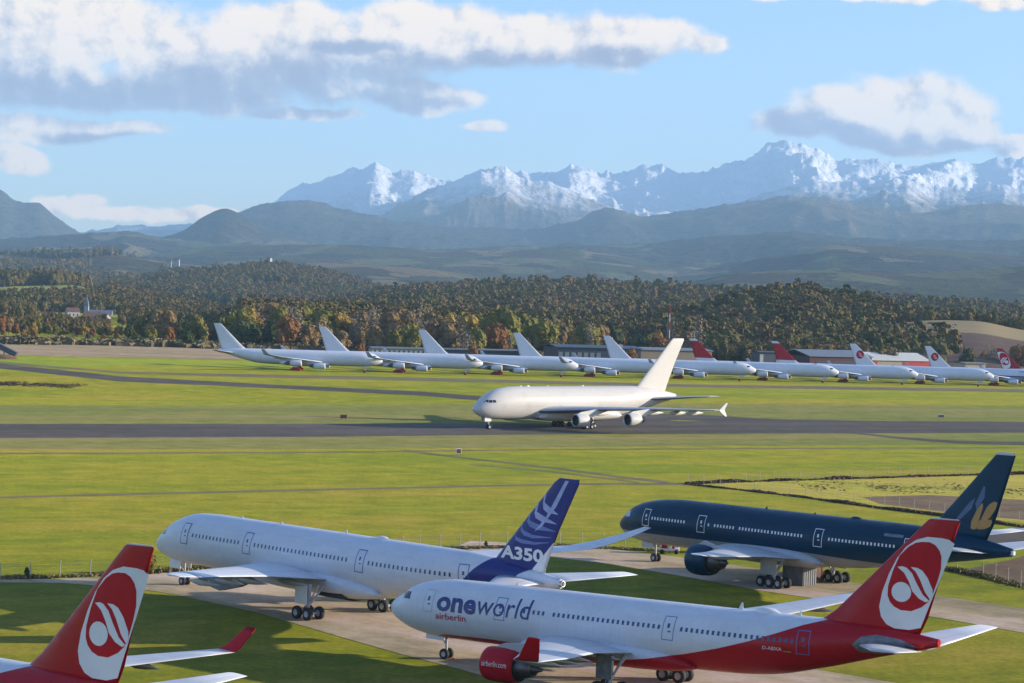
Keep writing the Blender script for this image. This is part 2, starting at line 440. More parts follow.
        for (y, xl, ch, z) in st:
            T = tc * (1 if not vert else .9)
            T *= 1 - .25 * (y - s0) / max(1e-6, s1 - s0)
            pts = [(ci, camber * 4 * ci * (1 - ci) + ti * T) for ci, ti in zip(c, th)] + [(ci, camber * 4 * ci * (1 - ci) - ti * T) for ci, ti in zip(c[::-1][1:-1], th[::-1][1:-1])]
            for ci, h_ in pts:
                if vert: v.append(s.P(xl + ci * ch, h_ * ch, y))
                else: v.append(s.P(xl + ci * ch, side * y, z + h_ * ch - z_roll * y))
                uv.append((ci, (y - s0) / (s1 - s0)))
        m_ = 2 * n - 2; f = []
        for k in range(len(st) - 1):
            for i in range(m_): j = (i + 1) % m_; f.append((k * m_ + i, k * m_ + j, (k + 1) * m_ + j, (k + 1) * m_ + i))
        f.append(tuple(range(m_))); f.append(tuple(range((len(st) - 1) * m_, len(st) * m_)))
        o = mk(name, v, f, m, parent or s.root, [True] * (len(f) - 2) + [False] * 2)
        if not vert or True:
            bm = bmesh.new(); bm.from_mesh(o.data); bmesh.ops.recalc_face_normals(bm, faces=bm.faces[:]); bm.to_mesh(o.data); bm.free()
        ul = o.data.uv_layers.new(name='UVMap')
        for lp in o.data.loops: ul.data[lp.index].uv = uv[lp.vertex_index]
        return o
    def finy(s, st, tc=.11):
        def g(x, z):
            xl = interp(z, [(a[0], a[1]) for a in st]); ch = interp(z, [(a[0], a[2]) for a in st])
            c = float(np.clip((x - xl) / ch, .001, 1)); T = tc * .9 * (1 - .25 * (z - st[0][0]) / (st[-1][0] - st[0][0]))
            return ch * T * 5 * (.2969 * c**.5 - .126 * c - .3516 * c**2 + .2843 * c**3 - .1036 * c**4)
        return g
    def engine(s, x, y, z, r, ln, mcowl, z_wing, x_wing, name='engine', core=True, n=28, mpyl=None, mlip=None):
        mb = MB(); o = s.P(x, y, z)
        mb.lathe([(1.05, .74 * r, 2), (.25, .78 * r, 2), (.02, .83 * r, 1), (0, .87 * r, 1), (.10, .925 * r, 1), (.35, .965 * r, 0), (.9, r, 0), (ln * .55, r, 0), (ln * .85, .94 * r, 0), (ln, .86 * r, 0), (ln - .02, .80 * r, 2), (ln * .7, .7 * r, 2)], o, n=n, sgn=-1)
        e = mb.build(name, [mcowl, mlip or M['steel'], M['darkbay']], s.root)
        mb = MB(); mb.lathe([(.45, .02), (.62, .13 * r), (.95, .26 * r), (1.05, .27 * r)], o, n=14, sgn=-1)
        for i in range(18):
            t = 2 * math.pi * i / 18; t2 = t + .24
            mb.add([(o[0] - 1.02, o[1] + .24 * r * math.cos(t), o[2] + .24 * r * math.sin(t)), (o[0] - .90, o[1] + .74 * r * math.cos(t), o[2] + .74 * r * math.sin(t)),
                    (o[0] - 1.18, o[1] + .74 * r * math.cos(t2), o[2] + .74 * r * math.sin(t2)), (o[0] - 1.10, o[1] + .24 * r * math.cos(t2), o[2] + .24 * r * math.sin(t2))], [(0, 1, 2, 3)])
        mb.lathe([(1.3, .76 * r), (1.3, .05)], o, n=18, sgn=-1)
        mb.build('fan', M['darksteel'], e)
        if core:
            mb = MB(); mb.lathe([(ln * .72, .70 * r), (ln + .05, .64 * r), (ln + .8, .55 * r), (ln + 1.5, .44 * r), (ln + 1.45, .36 * r), (ln + 1.0, .30 * r), (ln + 1.6, .24 * r), (ln + 2.4, .06 * r), (ln + 2.5, .0)], o, n=22, sgn=-1)
            mb.build('exhaust', M['darksteel'], e)
        # pylon
        a = s.P(x + .5, y, z + .94 * r); w_ = .22
        P_ = [s.P(x + .6, y, z + r * .9), s.P(x + 1.8, y, z + r * 1.22), s.P(x_wing + 1.2, y, z_wing + .25), s.P(x_wing + 4.2, y, z_wing - .3), s.P(x + ln + 1.9, y, z + r * .55), s.P(x + ln * .6, y, z + r * .5)]
        v = [(p[0], p[1] + dy, p[2]) for dy in (-w_, w_) for p in P_]; k = len(P_)
        f = [tuple(range(k))[::-1], tuple(range(k, 2 * k))] + [(i, (i + 1) % k, k + (i + 1) % k, k + i) for i in range(k)]
        mk('pylon', v, f, mpyl or M['lightgrey'], s.root)
        return e
    def track(s, x, y, z, ln, r, m):
        mb = MB(); o = s.P(x, y, z)
        mb.lathe([(0, .02), (ln * .12, r * .5), (ln * .35, r), (ln * .6, r * .85), (ln * .85, r * .4), (ln, .02)], (0, 0, 0), n=10, sgn=-1)
        mb.v = [(a * 1.0 + o[0], b * .6 + o[1], c + o[2] + .10 * a * 0) for a, b, c in mb.v]
        return mb.build('flap_track_fairing', m, s.root)
    def wheel(s, x, y, r, w_, par, cover=None):
        mb = MB()
        c = (s.x0 - x, y, r)
        mb.lathe([(-w_ / 2, r * .50), (-w_ / 2, r * .85), (-w_ * .36, r * .97), (0, r), (w_ * .36, r * .97), (w_ / 2, r * .85), (w_ / 2, r * .50)], c, 'y', 20, 0)
        mb.lathe([(-w_ * .30, .01), (-w_ * .34, r * .2), (-w_ * .40, r * .5), (-w_ / 2, r * .52)], c, 'y', 14, 1)
        mb.lathe([(w_ * .30, .01), (w_ * .34, r * .2), (w_ * .40, r * .5), (w_ / 2, r * .52)], c, 'y', 14, 1)
        return mb.build('wheel', [cover or M['tyre'], cover or M['hub']], par)
    def main_gear(s, x, y, ztop, axles=2, r=.68, gap=1.4, tr=.70, cover=None, door=None, mdoor=None):
        mb = MB(); X = s.x0 - x
        mb.tube((X, y, r + .1), (X - .1, y, ztop), .20, .24, 10); mb.tube((X, y, r + .55), (X + .0, y * .55, ztop), .11, .11, 8)
        mb.tube((X + .55, y, r + .15), (X + .2, y, r + 1.2), .07, .07, 6); mb.tube((X, y, r + .9), (X - 1.6, y, ztop), .09, .09, 6)
        L_ = gap * (axles - 1) / 2
        mb.tube((X - L_ - .1, y, r), (X + L_ + .1, y, r), .16, .16, 8)
        xs = [-L_ + gap * k for k in range(axles)]
        for a in xs: mb.tube((X + a, y - tr, r), (X + a, y + tr, r), .10, .10, 8)
        g = mb.build('main_gear', M['strut'], s.root)
        for a in xs:
            for sy in (-1, 1): s.wheel(x - a, y + sy * tr, r, .48, g, cover)
        if door:
            sy = 1 if y > 0 else -1
            mb = MB(); mb.box(X - door / 2, X + door / 2, y + sy * 1.0, y + sy * 1.06, r + 1.0, ztop + .1)
            mb.build('gear_door', mdoor or M['white'], g)
        return g
    def nose_gear(s, x, ztop, r=.52, cover=None, mdoor=None, door=True):
        mb = MB(); X = s.x0 - x
        mb.tube((X, 0, r), (X + .05, 0, ztop), .12, .14, 10); mb.tube((X, -.42, r), (X, .42, r), .08, .08, 8)
        mb.tube((X + .05, 0, r + .8), (X + 1.3, 0, ztop), .07, .07, 6); mb.tube((X + .15, -.12, r + 1.1), (X + .15, .12, r + 1.1), .12, .12, 10)
        g = mb.build('nose_gear', M['strut'], s.root)
        for sy in (-1, 1): s.wheel(x, sy * .36, r, .34, g, cover)
        if door:
            for sy in (-1, 1):
                mb = MB(); mb.box(X - .2, X + 1.9, sy * .75 - .025, sy * .75 + .025, ztop - 1.15, ztop + .05)
                mb.build('gear_door', mdoor or M['white'], g)
        return g
    def windshield(s, quads, m=None):
        for side in (1, -1):
            mb = MB()
            for q in quads:
                bm_v, bm_f = s.drape([q], side, .014, None, .12); mb.add(bm_v, bm_f)
            mb.build('windscreen', m or M['glass'], s.root)

def pose(x, y, h, x0):
    "position of the main gear on the ground for a craft whose x=5 station stands at (x, y); h = heading left of straight away"
    f = Vector((-math.sin(R(h)), math.cos(R(h)), 0)); n = Vector((x, y, 0)) + f * 5
    return n - f * x0, R(h) + math.pi / 2
def logo_polys(k=1.0):
    outer = [(58.35, 15.12), (57.9, 15.42), (57.28, 15.52), (56.05, 15.54), (55.04, 15.23), (54.15, 14.6), (53.38, 13.6), (52.74, 12.3), (52.21, 10.78), (51.98, 9.5), (52.17, 8.68), (52.65, 8.1), (53.36, 7.81), (54.62, 7.78), (55.62, 8.03)]
    inner = [(55.55, 15.1), (56.25, 15.12), (56.74, 14.91), (57.1, 14.5), (57.28, 14.0), (57.26, 12.98), (56.96, 11.9), (56.6, 10.9), (56.23, 10.2), (55.68, 9.74), (54.79, 9.34), (53.88, 9.36), (53.3, 9.6), (52.9, 10.0), (52.69, 10.5), (52.71, 11.25), (53.07, 12.53), (53.6, 13.83), (54.38, 14.62), (55.0, 14.98)]
    circ = [(53.90 + .86 * math.cos(t), 10.86 + .82 * math.sin(t)) for t in [2 * math.pi * i / 24 for i in range(24)]]
    s1 = [(53.48, 12.9), (53.95, 12.98), (54.32, 12.88), (54.79, 12.47), (55.21, 11.68), (55.76, 10.78), (56.34, 10.3), (56.01, 10.18), (55.43, 10.44), (54.85, 11.0), (54.55, 11.75), (54.1, 12.45)]
    s2 = [(54.66, 12.97), (55.23, 12.95), (55.69, 12.74), (56.16, 12.16), (56.58, 11.27), (56.62, 10.75), (56.42, 10.40), (55.95, 11.0), (55.5, 12.0), (55.12, 12.6)]
    return outer, inner, circ, s1, s2

def twin_airbus(root, mfus, mfin, mwing, mbelly, mcowl, mwl, mstab, L=57.3, sh=0.0, fsh=0.0, engines=((18.6, 9.37, 2.35, 1.56, 3.5),), windows=True, doors=True, sl=.0143, cover=None, zroll=0.0, sides=(1, -1), lowgear=True, sharp=None):
    "the twin-aisle body shared by the red-tailed jets and the parked four-engined row; sh = stretch ahead of the wing, fsh = shift of the tail"
    x0 = 28.85 + sh
    c = Craft(root, L, 5.19, 2.82, 2.82, x0, sl,
              [(0, 4.72), (.12, 5.15), (.6, 5.62), (1.8, 6.32), (2.6, 6.85), (3.4, 7.22), (5.2, 7.70), (8, 7.98), (10, 8.01), (47 + fsh, 8.01), (50 + fsh, 7.95), (54 + fsh, 7.68), (L, 7.25)],
              [(0, 4.64), (.12, 4.25), (.6, 3.85), (1.6, 3.38), (3.1, 2.85), (5.4, 2.50), (8, 2.38), (10, 2.37), (33 + sh + fsh * .2, 2.37), (38 + fsh, 2.46), (42 + fsh, 2.75), (47 + fsh, 3.85), (52 + fsh, 5.25), (L, 6.62)],
              [(0, .04), (.12, .42), (.6, .95), (1.8, 1.68), (3.2, 2.2), (5.2, 2.62), (8, 2.81), (10, 2.82), (37 + fsh, 2.82), (42 + fsh, 2.62), (47 + fsh, 2.05), (52 + fsh, 1.25), (L, .30)])
    c.fuselage(mfus); c.fairing(16.5 + sh, 35.2 + sh, 1.95, 3.12, mbelly)
    st = [(7.5, 46.0 + fsh, 9.6, 0), (8.9, 47.9 + fsh, 8.35, 0), (12.5, 51.55 + fsh, 5.75, 0), (16.9, 55.95 + fsh, 2.85, 0), (17.12, 56.35 + fsh, 2.3, 0)]
    c.finst = st; c.finf = c.finy(st)
    c.fin = c.lift('tail_fin', st, mfin, vert=True, camber=0)
    for sd in sides:
        nm = 'wing'
        c.wg = c.lift(nm, [(0.5, 17.6 + sh, 12, 3.3), (2.8, 18.7 + sh, 10.9, 3.55), (9.4, 22.9 + sh, 7.2, 4.35), (20, 29.7 + sh, 4.6, 5.5), (28.8, 35.4 + sh, 2.4, 6.65)], mwing, sd, z_roll=zroll)
        c.lift('winglet', [(28.8, 35.5 + sh, 2.3, 6.66), (29.15, 36.2 + sh, 1.9, 7.0), (30.15, 37.7 + sh, 1.15, 8.7)], mwl, sd, tc=.08, z_roll=zroll)
        c.lift('tailplane', [(.5, 50.2 + fsh, 5.9, 6.15), (9.7, 56.0 + fsh, 2.1, 7.3)], mstab, sd, tc=.09)
        for y in (6.0, 12.5, 17.5, 22.5):
            xt = interp(y, [(2.8, 29.6), (9.4, 30.1), (28.8, 37.8)]) + sh; zt = interp(y, [(2.8, 3.35), (9.4, 4.1), (28.8, 6.45)]) - zroll * y
            c.track(xt - 3.9, sd * y, zt - .25, 4.3, .34, mwing)
        for (ex, ey, ez, er, el) in engines:
            zw = interp(ey, [(2.8, 3.55), (9.4, 4.3), (28.8, 6.6)]) - zroll * ey; xw = interp(ey, [(2.8, 18.7), (9.4, 22.9), (28.8, 35.4)]) + sh
            c.engine(ex + sh, sd * ey, ez, er, el, mcowl, zw, xw, mlip=mcowl)
        if windows: pass
    c.nose_gear(6.67, 3.0, cover=cover)
    for sd in (1, -1): c.main_gear(x0, sd * 5.34, 3.6, 2, .68, 1.7, .68, cover=cover, door=1.6, mdoor=M['plate'] if not cover else M['white'])
    c.windshield([[(1.45, 5.95), (2.35, 6.55), (2.75, 6.55), (2.75, 5.95)], [(2.85, 5.95), (2.85, 6.58), (3.55, 6.62), (3.75, 5.98)]])
    return c

# ---- the red-tailed twin jet in front (lettered on its side)
C_RED = (.45, .007, .015); C_W = (.70, .705, .72)
def add_logo(c, side=1, par=None):
    o, i, ci, s1, s2 = logo_polys()
    dx = c.finst[0][1] - 46.0
    sh = lambda p: [(a + dx, b) for a, b in p]
    par = par or c.fin
    c.decal('emblem_ring', [sh(o)], M['white'], side, .012, c.finf, .5, par)
    c.decal('emblem_field', [sh(i)], M['red'], side, .024, c.finf, .5, par)
    c.decal('emblem_stroke', [sh(ci), sh(s1), sh(s2)], M['white'], side, .036, c.finf, .5, par)
X0 = 28.85; SL = .0143
red_line = [(-2, -3), (2, 0), (5, 2.3), (7.5, 2.95), (13.3, 3.05), (20, 2.85), (27.3, 2.70), (31, 3.27), (34.6, 3.99), (38.1, 4.88), (40.8, 5.7), (43.5, 6.67), (45.5, 7.45), (48.3, 8.3), (50, 10), (60, 12)]
m_fus_red = paint('white_and_red_livery', C_W, zones=[(C_RED, [(red_line, -1)])], x0=X0, sl=SL)
m_fin_red = paint('red_fin', C_RED, zones=[((.6, .6, .6), [([(40, 17.0), (60, 17.03)], 1)])], x0=X0, sl=SL, dirt=.14)
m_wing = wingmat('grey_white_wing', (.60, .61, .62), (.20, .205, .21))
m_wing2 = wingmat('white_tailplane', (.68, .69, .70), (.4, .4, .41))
def red_jet(loc, rz, label, side_detail=True, zroll=0.0):
    root = tag(empty('airliner', loc, rz), label, 'airliner')
    c = twin_airbus(root, m_fus_red, m_fin_red, m_wing, m_fus_red, M['red'], M['red'], m_wing2, zroll=zroll)
    for sd in (1, -1): add_logo(c, sd)
    return c
p, rz = pose(-6.718, 211.825, 53.749, X0)
red = red_jet(p, rz, 'white and red airliner in front with large navy lettering beside its nose')
for sd in (1, -1):
    red.windows([(17.4, 19.8), (20.7, 32.1), (34.2, 44.9)] if sd > 0 else [(8.5, 32), (34, 45)], 6.12, .24, .36, .533, M['bluewin'], sd)
    for x in (6.35, 14.8, 33.0, 45.95): red.door(x, 5.12, 7.02, 1.05, m_fus_red, M['blueline'] if x > 7 else M['lightgrey'], M['bluewin'], sd, .06)
red.text('lettering', 'one', 7.45, 12.05, 5.27, 6.62, M['navy'], bold=.034)
red.text('lettering', 'world', 12.15, 18.25, 5.38, 7.14, M['navy'], off=.028, shear=.08)
red.text('lettering', 'airberlin', 7.4, 10.95, 4.52, 5.12, M['red'], bold=.01)
red.text('registration', 'D-ABXA', 42.35, 44.1, 5.22, 5.50, M['white'])
for k, mm in enumerate((M['black'], M['red'], M['gold'])):
    red.decal('flag_band', [[(44.25, 5.42 - .09 * k), (44.95, 5.42 - .09 * k), (44.95, 5.33 - .09 * k), (44.25, 5.33 - .09 * k)]], mm, 1, .02)
eng = [o for o in red.root.children if o.name.startswith('engine')][0]
def nac(y0, z0, r): return lambda x, z: abs(y0) + math.sqrt(max(1e-4, r * r - (z - z0) ** 2))
red.text('lettering', 'airberlin.com', 19.0, 21.7, 2.32, 2.80, M['white'], off=.02, yfun=nac(9.37, 2.35, 1.56), parent=eng)
red.decal('tailplane_root_plate', [[(50.0 + 1.0 * a, b) for a, b in ((.2, 6.3), (.9, 7.0), (2.2, 7.25), (4.2, 7.05), (5.6, 6.5), (4.4, 5.95), (2.2, 5.6), (.8, 5.7))]], M['plate'], 1, .02)
# aerials on the crown
def crown(c, items, m):
    for (x, ln, h, w_) in items:
        zt = float(pchip(x, c.top)); mb = MB()
        if w_ > .2:
            mb.lathe([(0, .01), (ln * .15, h * .7), (ln * .4, h), (ln * .7, h * .85), (ln, .01)], (0, 0, 0), n=12, sgn=-1)
            a = c.P(x, 0, zt); mb.v = [(q[0] + a[0], q[1] * w_ / h + a[1], q[2] + a[2]) for q in mb.v]; mb.build('antenna_dome', m, c.root)
        else:
            a = c.P(x, 0, zt - .05); b = c.P(x + ln, 0, zt - .05)
            v = [(a[0], -.03, a[2]), (a[0], .03, a[2]), (b[0], -.02, b[2]), (b[0], .02, b[2]), (b[0] + .05, 0, b[2] + h), (b[0] + ln * .35, 0, b[2] + h)]
            mk('blade_antenna', v, [(0, 2, 3, 1), (0, 1, 5), (2, 4, 3), (0, 5, 4, 2), (1, 3, 4, 5)], m, c.root)
crown(red, [(38.4, .5, .65, .05), (40.0, 2.7, .42, .7), (44.2, .4, .45, .05), (14.5, .4, .35, .05)], M['white'])
# ---- the same type, bottom left
p, rz = pose(-65.5, 179.2, 52, X0)
left = red_jet(p, rz, 'red tail and white wing of the airliner in the lower left corner', zroll=.068)
# the near tip of its far wing shows lettering on the winglet

# ---- white airliner with a dark blue tail
X0 = 33.5
U = [(40, 0), (52.9, 0), (53.05, 5.9), (54.5, 7.3), (55.6, 8.2), (56.4, 8.8), (57, 12), (66, 12)]
Lw = [(40, 0), (50, 1), (53, 2.5), (57, 4.6), (59.2, 6.6), (60.0, 7.3), (61, 7.8), (63, 8.3), (66, 8.5)]
C_BL = (.030, .040, .19)
m_f350 = paint('white_livery_blue_tail', (.68, .69, .72), zones=[(C_BL, [(U, -1), (Lw, 1)])], x0=X0)
m_fin350 = paint('dark_blue_fin', C_BL, zones=[((.77, .78, .80), [([(50, 0), (60.6, 0), (61.2, 7.9), (63.85, 10.75), (68, 10.8)], -1)])], x0=X0, dirt=.08)
p, rz = pose(-37.089, 257.739, 45.117, X0)
root = tag(empty('airliner', p, rz), 'white airliner with white numerals on its dark blue banded tail', 'airliner')
a = Craft(root, 65.0, 5.7, 2.98, 3.05, X0, 0,
          [(0, 4.45), (.12, 4.85), (.8, 5.45), (1.9, 6.2), (3, 6.95), (4.2, 7.6), (5.8, 8.2), (7.6, 8.58), (9.5, 8.74), (11, 8.75), (52, 8.75), (55, 8.6), (60, 8.0), (65, 7.3)],
          [(0, 4.35), (.12, 4.0), (.8, 3.55), (2, 3.15), (4, 2.82), (7, 2.67), (10, 2.65), (38, 2.65), (42, 2.8), (46, 3.3), (50, 4.05), (55, 5.1), (65, 6.4)],
          [(0, .05), (.12, .5), (.8, 1.15), (2, 1.8), (4, 2.42), (7, 2.86), (10, 2.98), (42, 2.98), (47, 2.75), (52, 2.15), (58, 1.25), (65, .36)])
a.fuselage(m_f350); a.fairing(18, 41, 2.05, 3.25, m_f350)
fs = [(7.6, 55.2, 7.6, 0), (8.4, 55.9, 7.1, 0), (12, 59.3, 5.25, 0), (16.6, 63.7, 3.3, 0), (17.1, 64.4, 2.65, 0)]
a.finst = fs; a.finf = a.finy(fs); a.fin = a.lift('tail_fin', fs, m_fin350, vert=True, camber=0)
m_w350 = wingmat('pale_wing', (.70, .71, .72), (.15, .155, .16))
for sd in (1, -1):
    a.lift('wing', [(.5, 18.8, 15, 3.7), (2.98, 20.6, 13.2, 4.0), (10.5, 26.5, 7.6, 4.9), (20, 33.8, 5.3, 6.1 if sd > 0 else 5.6), (27.2, 39.4, 3.8, 7.0 if sd > 0 else 6.3)], m_w350, sd)
    a.lift('curved_wingtip', [(27.2, 39.4, 3.8, 6.3), (29.4, 41.3, 3.1, 6.85), (31.3, 43.7, 2.3, 7.75), (32.8, 46.6, 1.1, 8.9)] if sd < 0 else [(27.2, 39.4, 3.8, 7.0), (29.4, 41.3, 3.1, 7.3), (31.0, 43.4, 2.3, 7.55), (32.2, 46.0, 1.1, 7.8)], m_w350, sd, tc=.09)
    a.lift('tailplane', [(.5, 56.6, 6.6, 6.7), (9.4, 64.0, 2.6, 7.25)], m_wing2, sd, tc=.09)
    for y in (6.5, 13.0, 18.0, 23.0): a.track(interp(y, [(3, 33.6), (10.5, 34.2), (27.5, 42.6)]) - 4.2, sd * y, interp(y, [(3, 3.6), (27.5, 6.4)]) - .2, 5.0, .36, M['lightgrey'])
    # bare pylon: no engine hangs on it
    P_ = [(21.6, 3.5), (23.0, 4.5), (27, 4.9), (31, 4.2), (28.5, 3.2), (25.5, 2.5), (23, 2.9)]
    v = [a.P(x, sd * (10.5) + dy, z) for dy in (-.38, .38) for x, z in P_]; k = len(P_)
    mk('engine_pylon', v, [tuple(range(k))[::-1], tuple(range(k, 2 * k))] + [(i, (i + 1) % k, k + (i + 1) % k, k + i) for i in range(k)], M['plate'], root)
    a.windows([(9.9, 18.2), (21.1, 36.6), (40.0, 51.7)], 6.45, .25, .42, .64, M['bluewin'], sd)
    for x in (8.45, 19.85, 38.7, 53.35): a.door(x, 5.42, 7.58, 1.15, m_f350, M['blueline'], M['bluewin'], sd, .10)
a.nose_gear(4.9, 3.1)
for sd in (1, -1):
    g = a.main_gear(33.5, sd * 5.3, 3.7, 2, .70, 1.75, .80, door=1.9, mdoor=M['white'])
    mb = MB(); mb.box(-3.2, 2.4, sd * 1.3 - .5, sd * 1.3 + .5, 1.98, 2.02); mb.box(-2.6, 1.2, sd * 2.2, sd * 2.9, 2.2, 3.1)
    mb.build('wheel_bay', M['darkbay'], root)
a.windshield([[(1.5, 5.75), (2.5, 6.5), (3.0, 6.55), (2.95, 5.85)], [(3.05, 5.85), (3.1, 6.58), (3.9, 6.65), (4.1, 6.0)]])
a.text('lettering', 'A350', 56.95, 62.6, 8.62, 9.92, M['white'], bold=.035, off=.03, yfun=a.finf, parent=a.fin)
a.text('lettering', 'A350', 56.95, 62.6, 8.62, 9.92, M['white'], side=-1, bold=.035, off=.03, yfun=a.finf, parent=a.fin, flip=True)
def crescent(pts, w_):
    n = len(pts); up = []; lo = []
    for i, q in enumerate(pts):
        u = i / (n - 1); k = w_ * (.10 + math.sin(math.pi * min(1, .15 + u * .85)) * .9)
        up.append((q[0], q[1] + k / 2)); lo.append((q[0], q[1] - k / 2))
    return up + lo[::-1]
sw = [[(62.75, 15.3), (62.4, 14.9), (62.5, 14.3), (63.0, 13.85), (64.4, 13.55)], [(61.75, 14.3), (61.3, 13.8), (61.5, 13.3), (62.3, 12.9), (64.2, 12.6)],
      [(60.7, 13.3), (60.3, 12.8), (60.7, 12.35), (61.7, 12.0), (64.1, 11.85)], [(59.7, 12.2), (59.5, 11.75), (60.0, 11.35), (61.2, 11.1), (63.6, 11.2)], [(58.7, 11.1), (58.9, 10.7), (59.8, 10.5), (61.5, 10.45), (63.3, 10.7)]]
for k, q in enumerate(sw):
    for sd in (1, -1): a.decal('fin_band', [crescent(q, (.75, .7, .6, .5, .4)[k])], M['palepurple'] if k < 2 else M['swoosh'], sd, .016, a.finf, .5, a.fin)
for sd in (1, -1): a.decal('fin_band', [[(65.3, 16.9), (65.75, 16.9), (64.2, 14.3), (62.4, 12.2), (61.4, 11.6), (62.9, 13.2), (64.2, 15.2)]], M['palepurple'], sd, .022, a.finf, .5, a.fin)
mb = MB(); mb.lathe([(0, .42), (.25, .40), (.9, .33), (.88, .20), (.5, .18)], a.P(64.4, 0, 6.86), n=16, sgn=-1); mb.build('tail_exhaust', M['steel'], root)
crown(a, [(15, .5, .3, .05), (22, .5, .35, .05), (33, .4, .5, .05), (38, 2.0, .25, .5)], M['white'])

# ---- dark blue airliner
X0 = 31.8; SL2 = .0105
C_DB = (.001, .038, .078)
gl = [(-3, 4.3), (2, 4.25), (9, 4.25), (15, 4.3), (25, 4.45), (30, 4.45), (36, 4.3), (43, 4.1), (48, 3.9), (52, 3.4), (58, 2), (64, 1)]
m_f777 = paint('dark_blue_livery', C_DB, .35, coat=.0, spec=.18, zones=[((.33, .32, .31), [(gl, -1)])], x0=X0, sl=SL2, dirt=.2)
m_fin777 = paint('dark_blue_fin_white_cap', C_DB, .35, coat=.0, spec=.18, zones=[((.6, .6, .58), [([(40, 17.75), (64, 17.85)], 1)])], x0=X0, sl=SL2, dirt=.15)
p, rz = pose(19.221, 294.779, 41.109, X0)
root = tag(empty('airliner', p, rz), 'dark blue airliner with a gold lotus emblem on its tail', 'airliner')
b = Craft(root, 62.8, 5.76, 3.1, 3.1, X0, SL2,
          [(-.7, 4.8), (-.6, 5.15), (0, 5.8), (1.0, 6.55), (1.85, 7.2), (3, 7.75), (4.56, 8.2), (7.5, 8.68), (10.5, 8.85), (12, 8.86), (46, 8.86), (52, 8.72), (58, 8.2), (62.8, 7.3)],
          [(-.7, 4.7), (-.6, 4.4), (0, 3.9), (1, 3.35), (2.7, 2.95), (5, 2.72), (8, 2.66), (36, 2.66), (40, 2.85), (44, 3.35), (50, 4.3), (56, 5.25), (62.8, 6.45)],
          [(-.7, .05), (-.6, .45), (0, 1.0), (1, 1.6), (2.7, 2.2), (5, 2.75), (8, 3.05), (11, 3.1), (40, 3.1), (46, 2.8), (52, 2.1), (58, 1.15), (62.8, .15)])
b.L = 62.8
_f = b.fuselage
def fus777(m, n=44):
    xs = np.concatenate([-.7 + 9 * np.linspace(0, 1, 20) ** 2, np.linspace(8.3, 39, 12)[1:], np.linspace(39, 62.8, 24)[1:]]); v = []; f = []
    for x in xs:
        zm, rr, w_ = b.sec(x)
        for i in range(n): t = 2 * math.pi * i / n; v.append(b.P(x, w_ * math.sin(t), zm + rr * math.cos(t)))
    for k in range(len(xs) - 1):
        for i in range(n): j = (i + 1) % n; f.append((k * n + i, k * n + j, (k + 1) * n + j, (k + 1) * n + i))
    f += [tuple(range(n)), tuple(range((len(xs) - 1) * n, len(xs) * n))[::-1]]
    return mk('fuselage', v, f, m, root, [True] * (len(f) - 2) + [False] * 2)
fus777(m_f777); b.fairing(18.5, 36.5, 2.15, 3.3, M['lightgrey'])
fs = [(8.0, 50.0, 9.2, 0), (9.8, 52.2, 7.9, 0), (13.6, 55.95, 5.4, 0), (17.8, 60.0, 2.75, 0), (18.15, 60.4, 2.3, 0)]
b.finst = fs; b.finf = b.finy(fs); b.fin = b.lift('tail_fin', fs, m_fin777, vert=True, camber=0)
m_w777 = wingmat('grey_wing', (.60, .60, .60), (.20, .205, .21))
m_cowl777 = simple('blue_cowling', (.001, .036, .076), .35, coat=.0, var=.1, spec=.25)
for sd in (1, -1):
    b.lift('wing', [(.5, 18.8, 14.5, 3.2), (3.1, 21.0, 12.8, 3.45), (10, 26.2, 8.0, 4.2), (20, 33.9, 5.0, 5.2), (29.3, 40.7, 2.7, 6.25)], m_w777, sd)
    b.lift('wing_tip', [(29.3, 40.7, 2.7, 6.25), (30.5, 42.4, 1.3, 6.4)], M['white'], sd, tc=.09)
    b.lift('tailplane', [(.4, 53.4, 6.6, 6.5), (10.7, 60.6, 2.5, 7.7)], m_wing2, sd, tc=.09)
    for y in (6.5, 13.0, 19.0): b.track(interp(y, [(3, 33.4), (10, 33.6), (29.3, 41.6)]) - 4.4, sd * y, interp(y, [(3, 3.5), (29.3, 6.1)]) - .2, 5.2, .38, M['lightgrey'])
    b.engine(22.2, sd * 9.65, 2.85, 1.93, 3.4, m_cowl777, 4.2, 26.0, n=32, mpyl=M['lightgrey'])
    b.windows([(7.9, 14.1), (18.1, 18.2), (19.2, 22.8), (23.5, 28.2), (28.95, 34.0), (38.15, 48.0)], 6.36, .24, .36, .533, M['white'], sd)
    for x in (6.75, 16.9, 36.5, 49.9): b.door(x, 5.35, 7.35, 1.2, m_f777, M['white'], M['white'], sd, .09)
b.nose_gear(5.89, 3.0, .56, mdoor=M['lightgrey'])
for sd in (1, -1): b.main_gear(31.8, sd * 5.49, 3.8, 3, .68, 1.45, .72, door=2.6, mdoor=M['lightgrey'])
b.windshield([[(.35, 5.95), (1.25, 6.7), (1.75, 6.72), (1.7, 6.0)], [(1.8, 6.0), (1.85, 6.75), (2.7, 6.85), (2.95, 6.15)]], simple('windscreen_painted_reflection', (.35, .42, .50), .15))  # pale pane tint: a sky reflection put into the colour
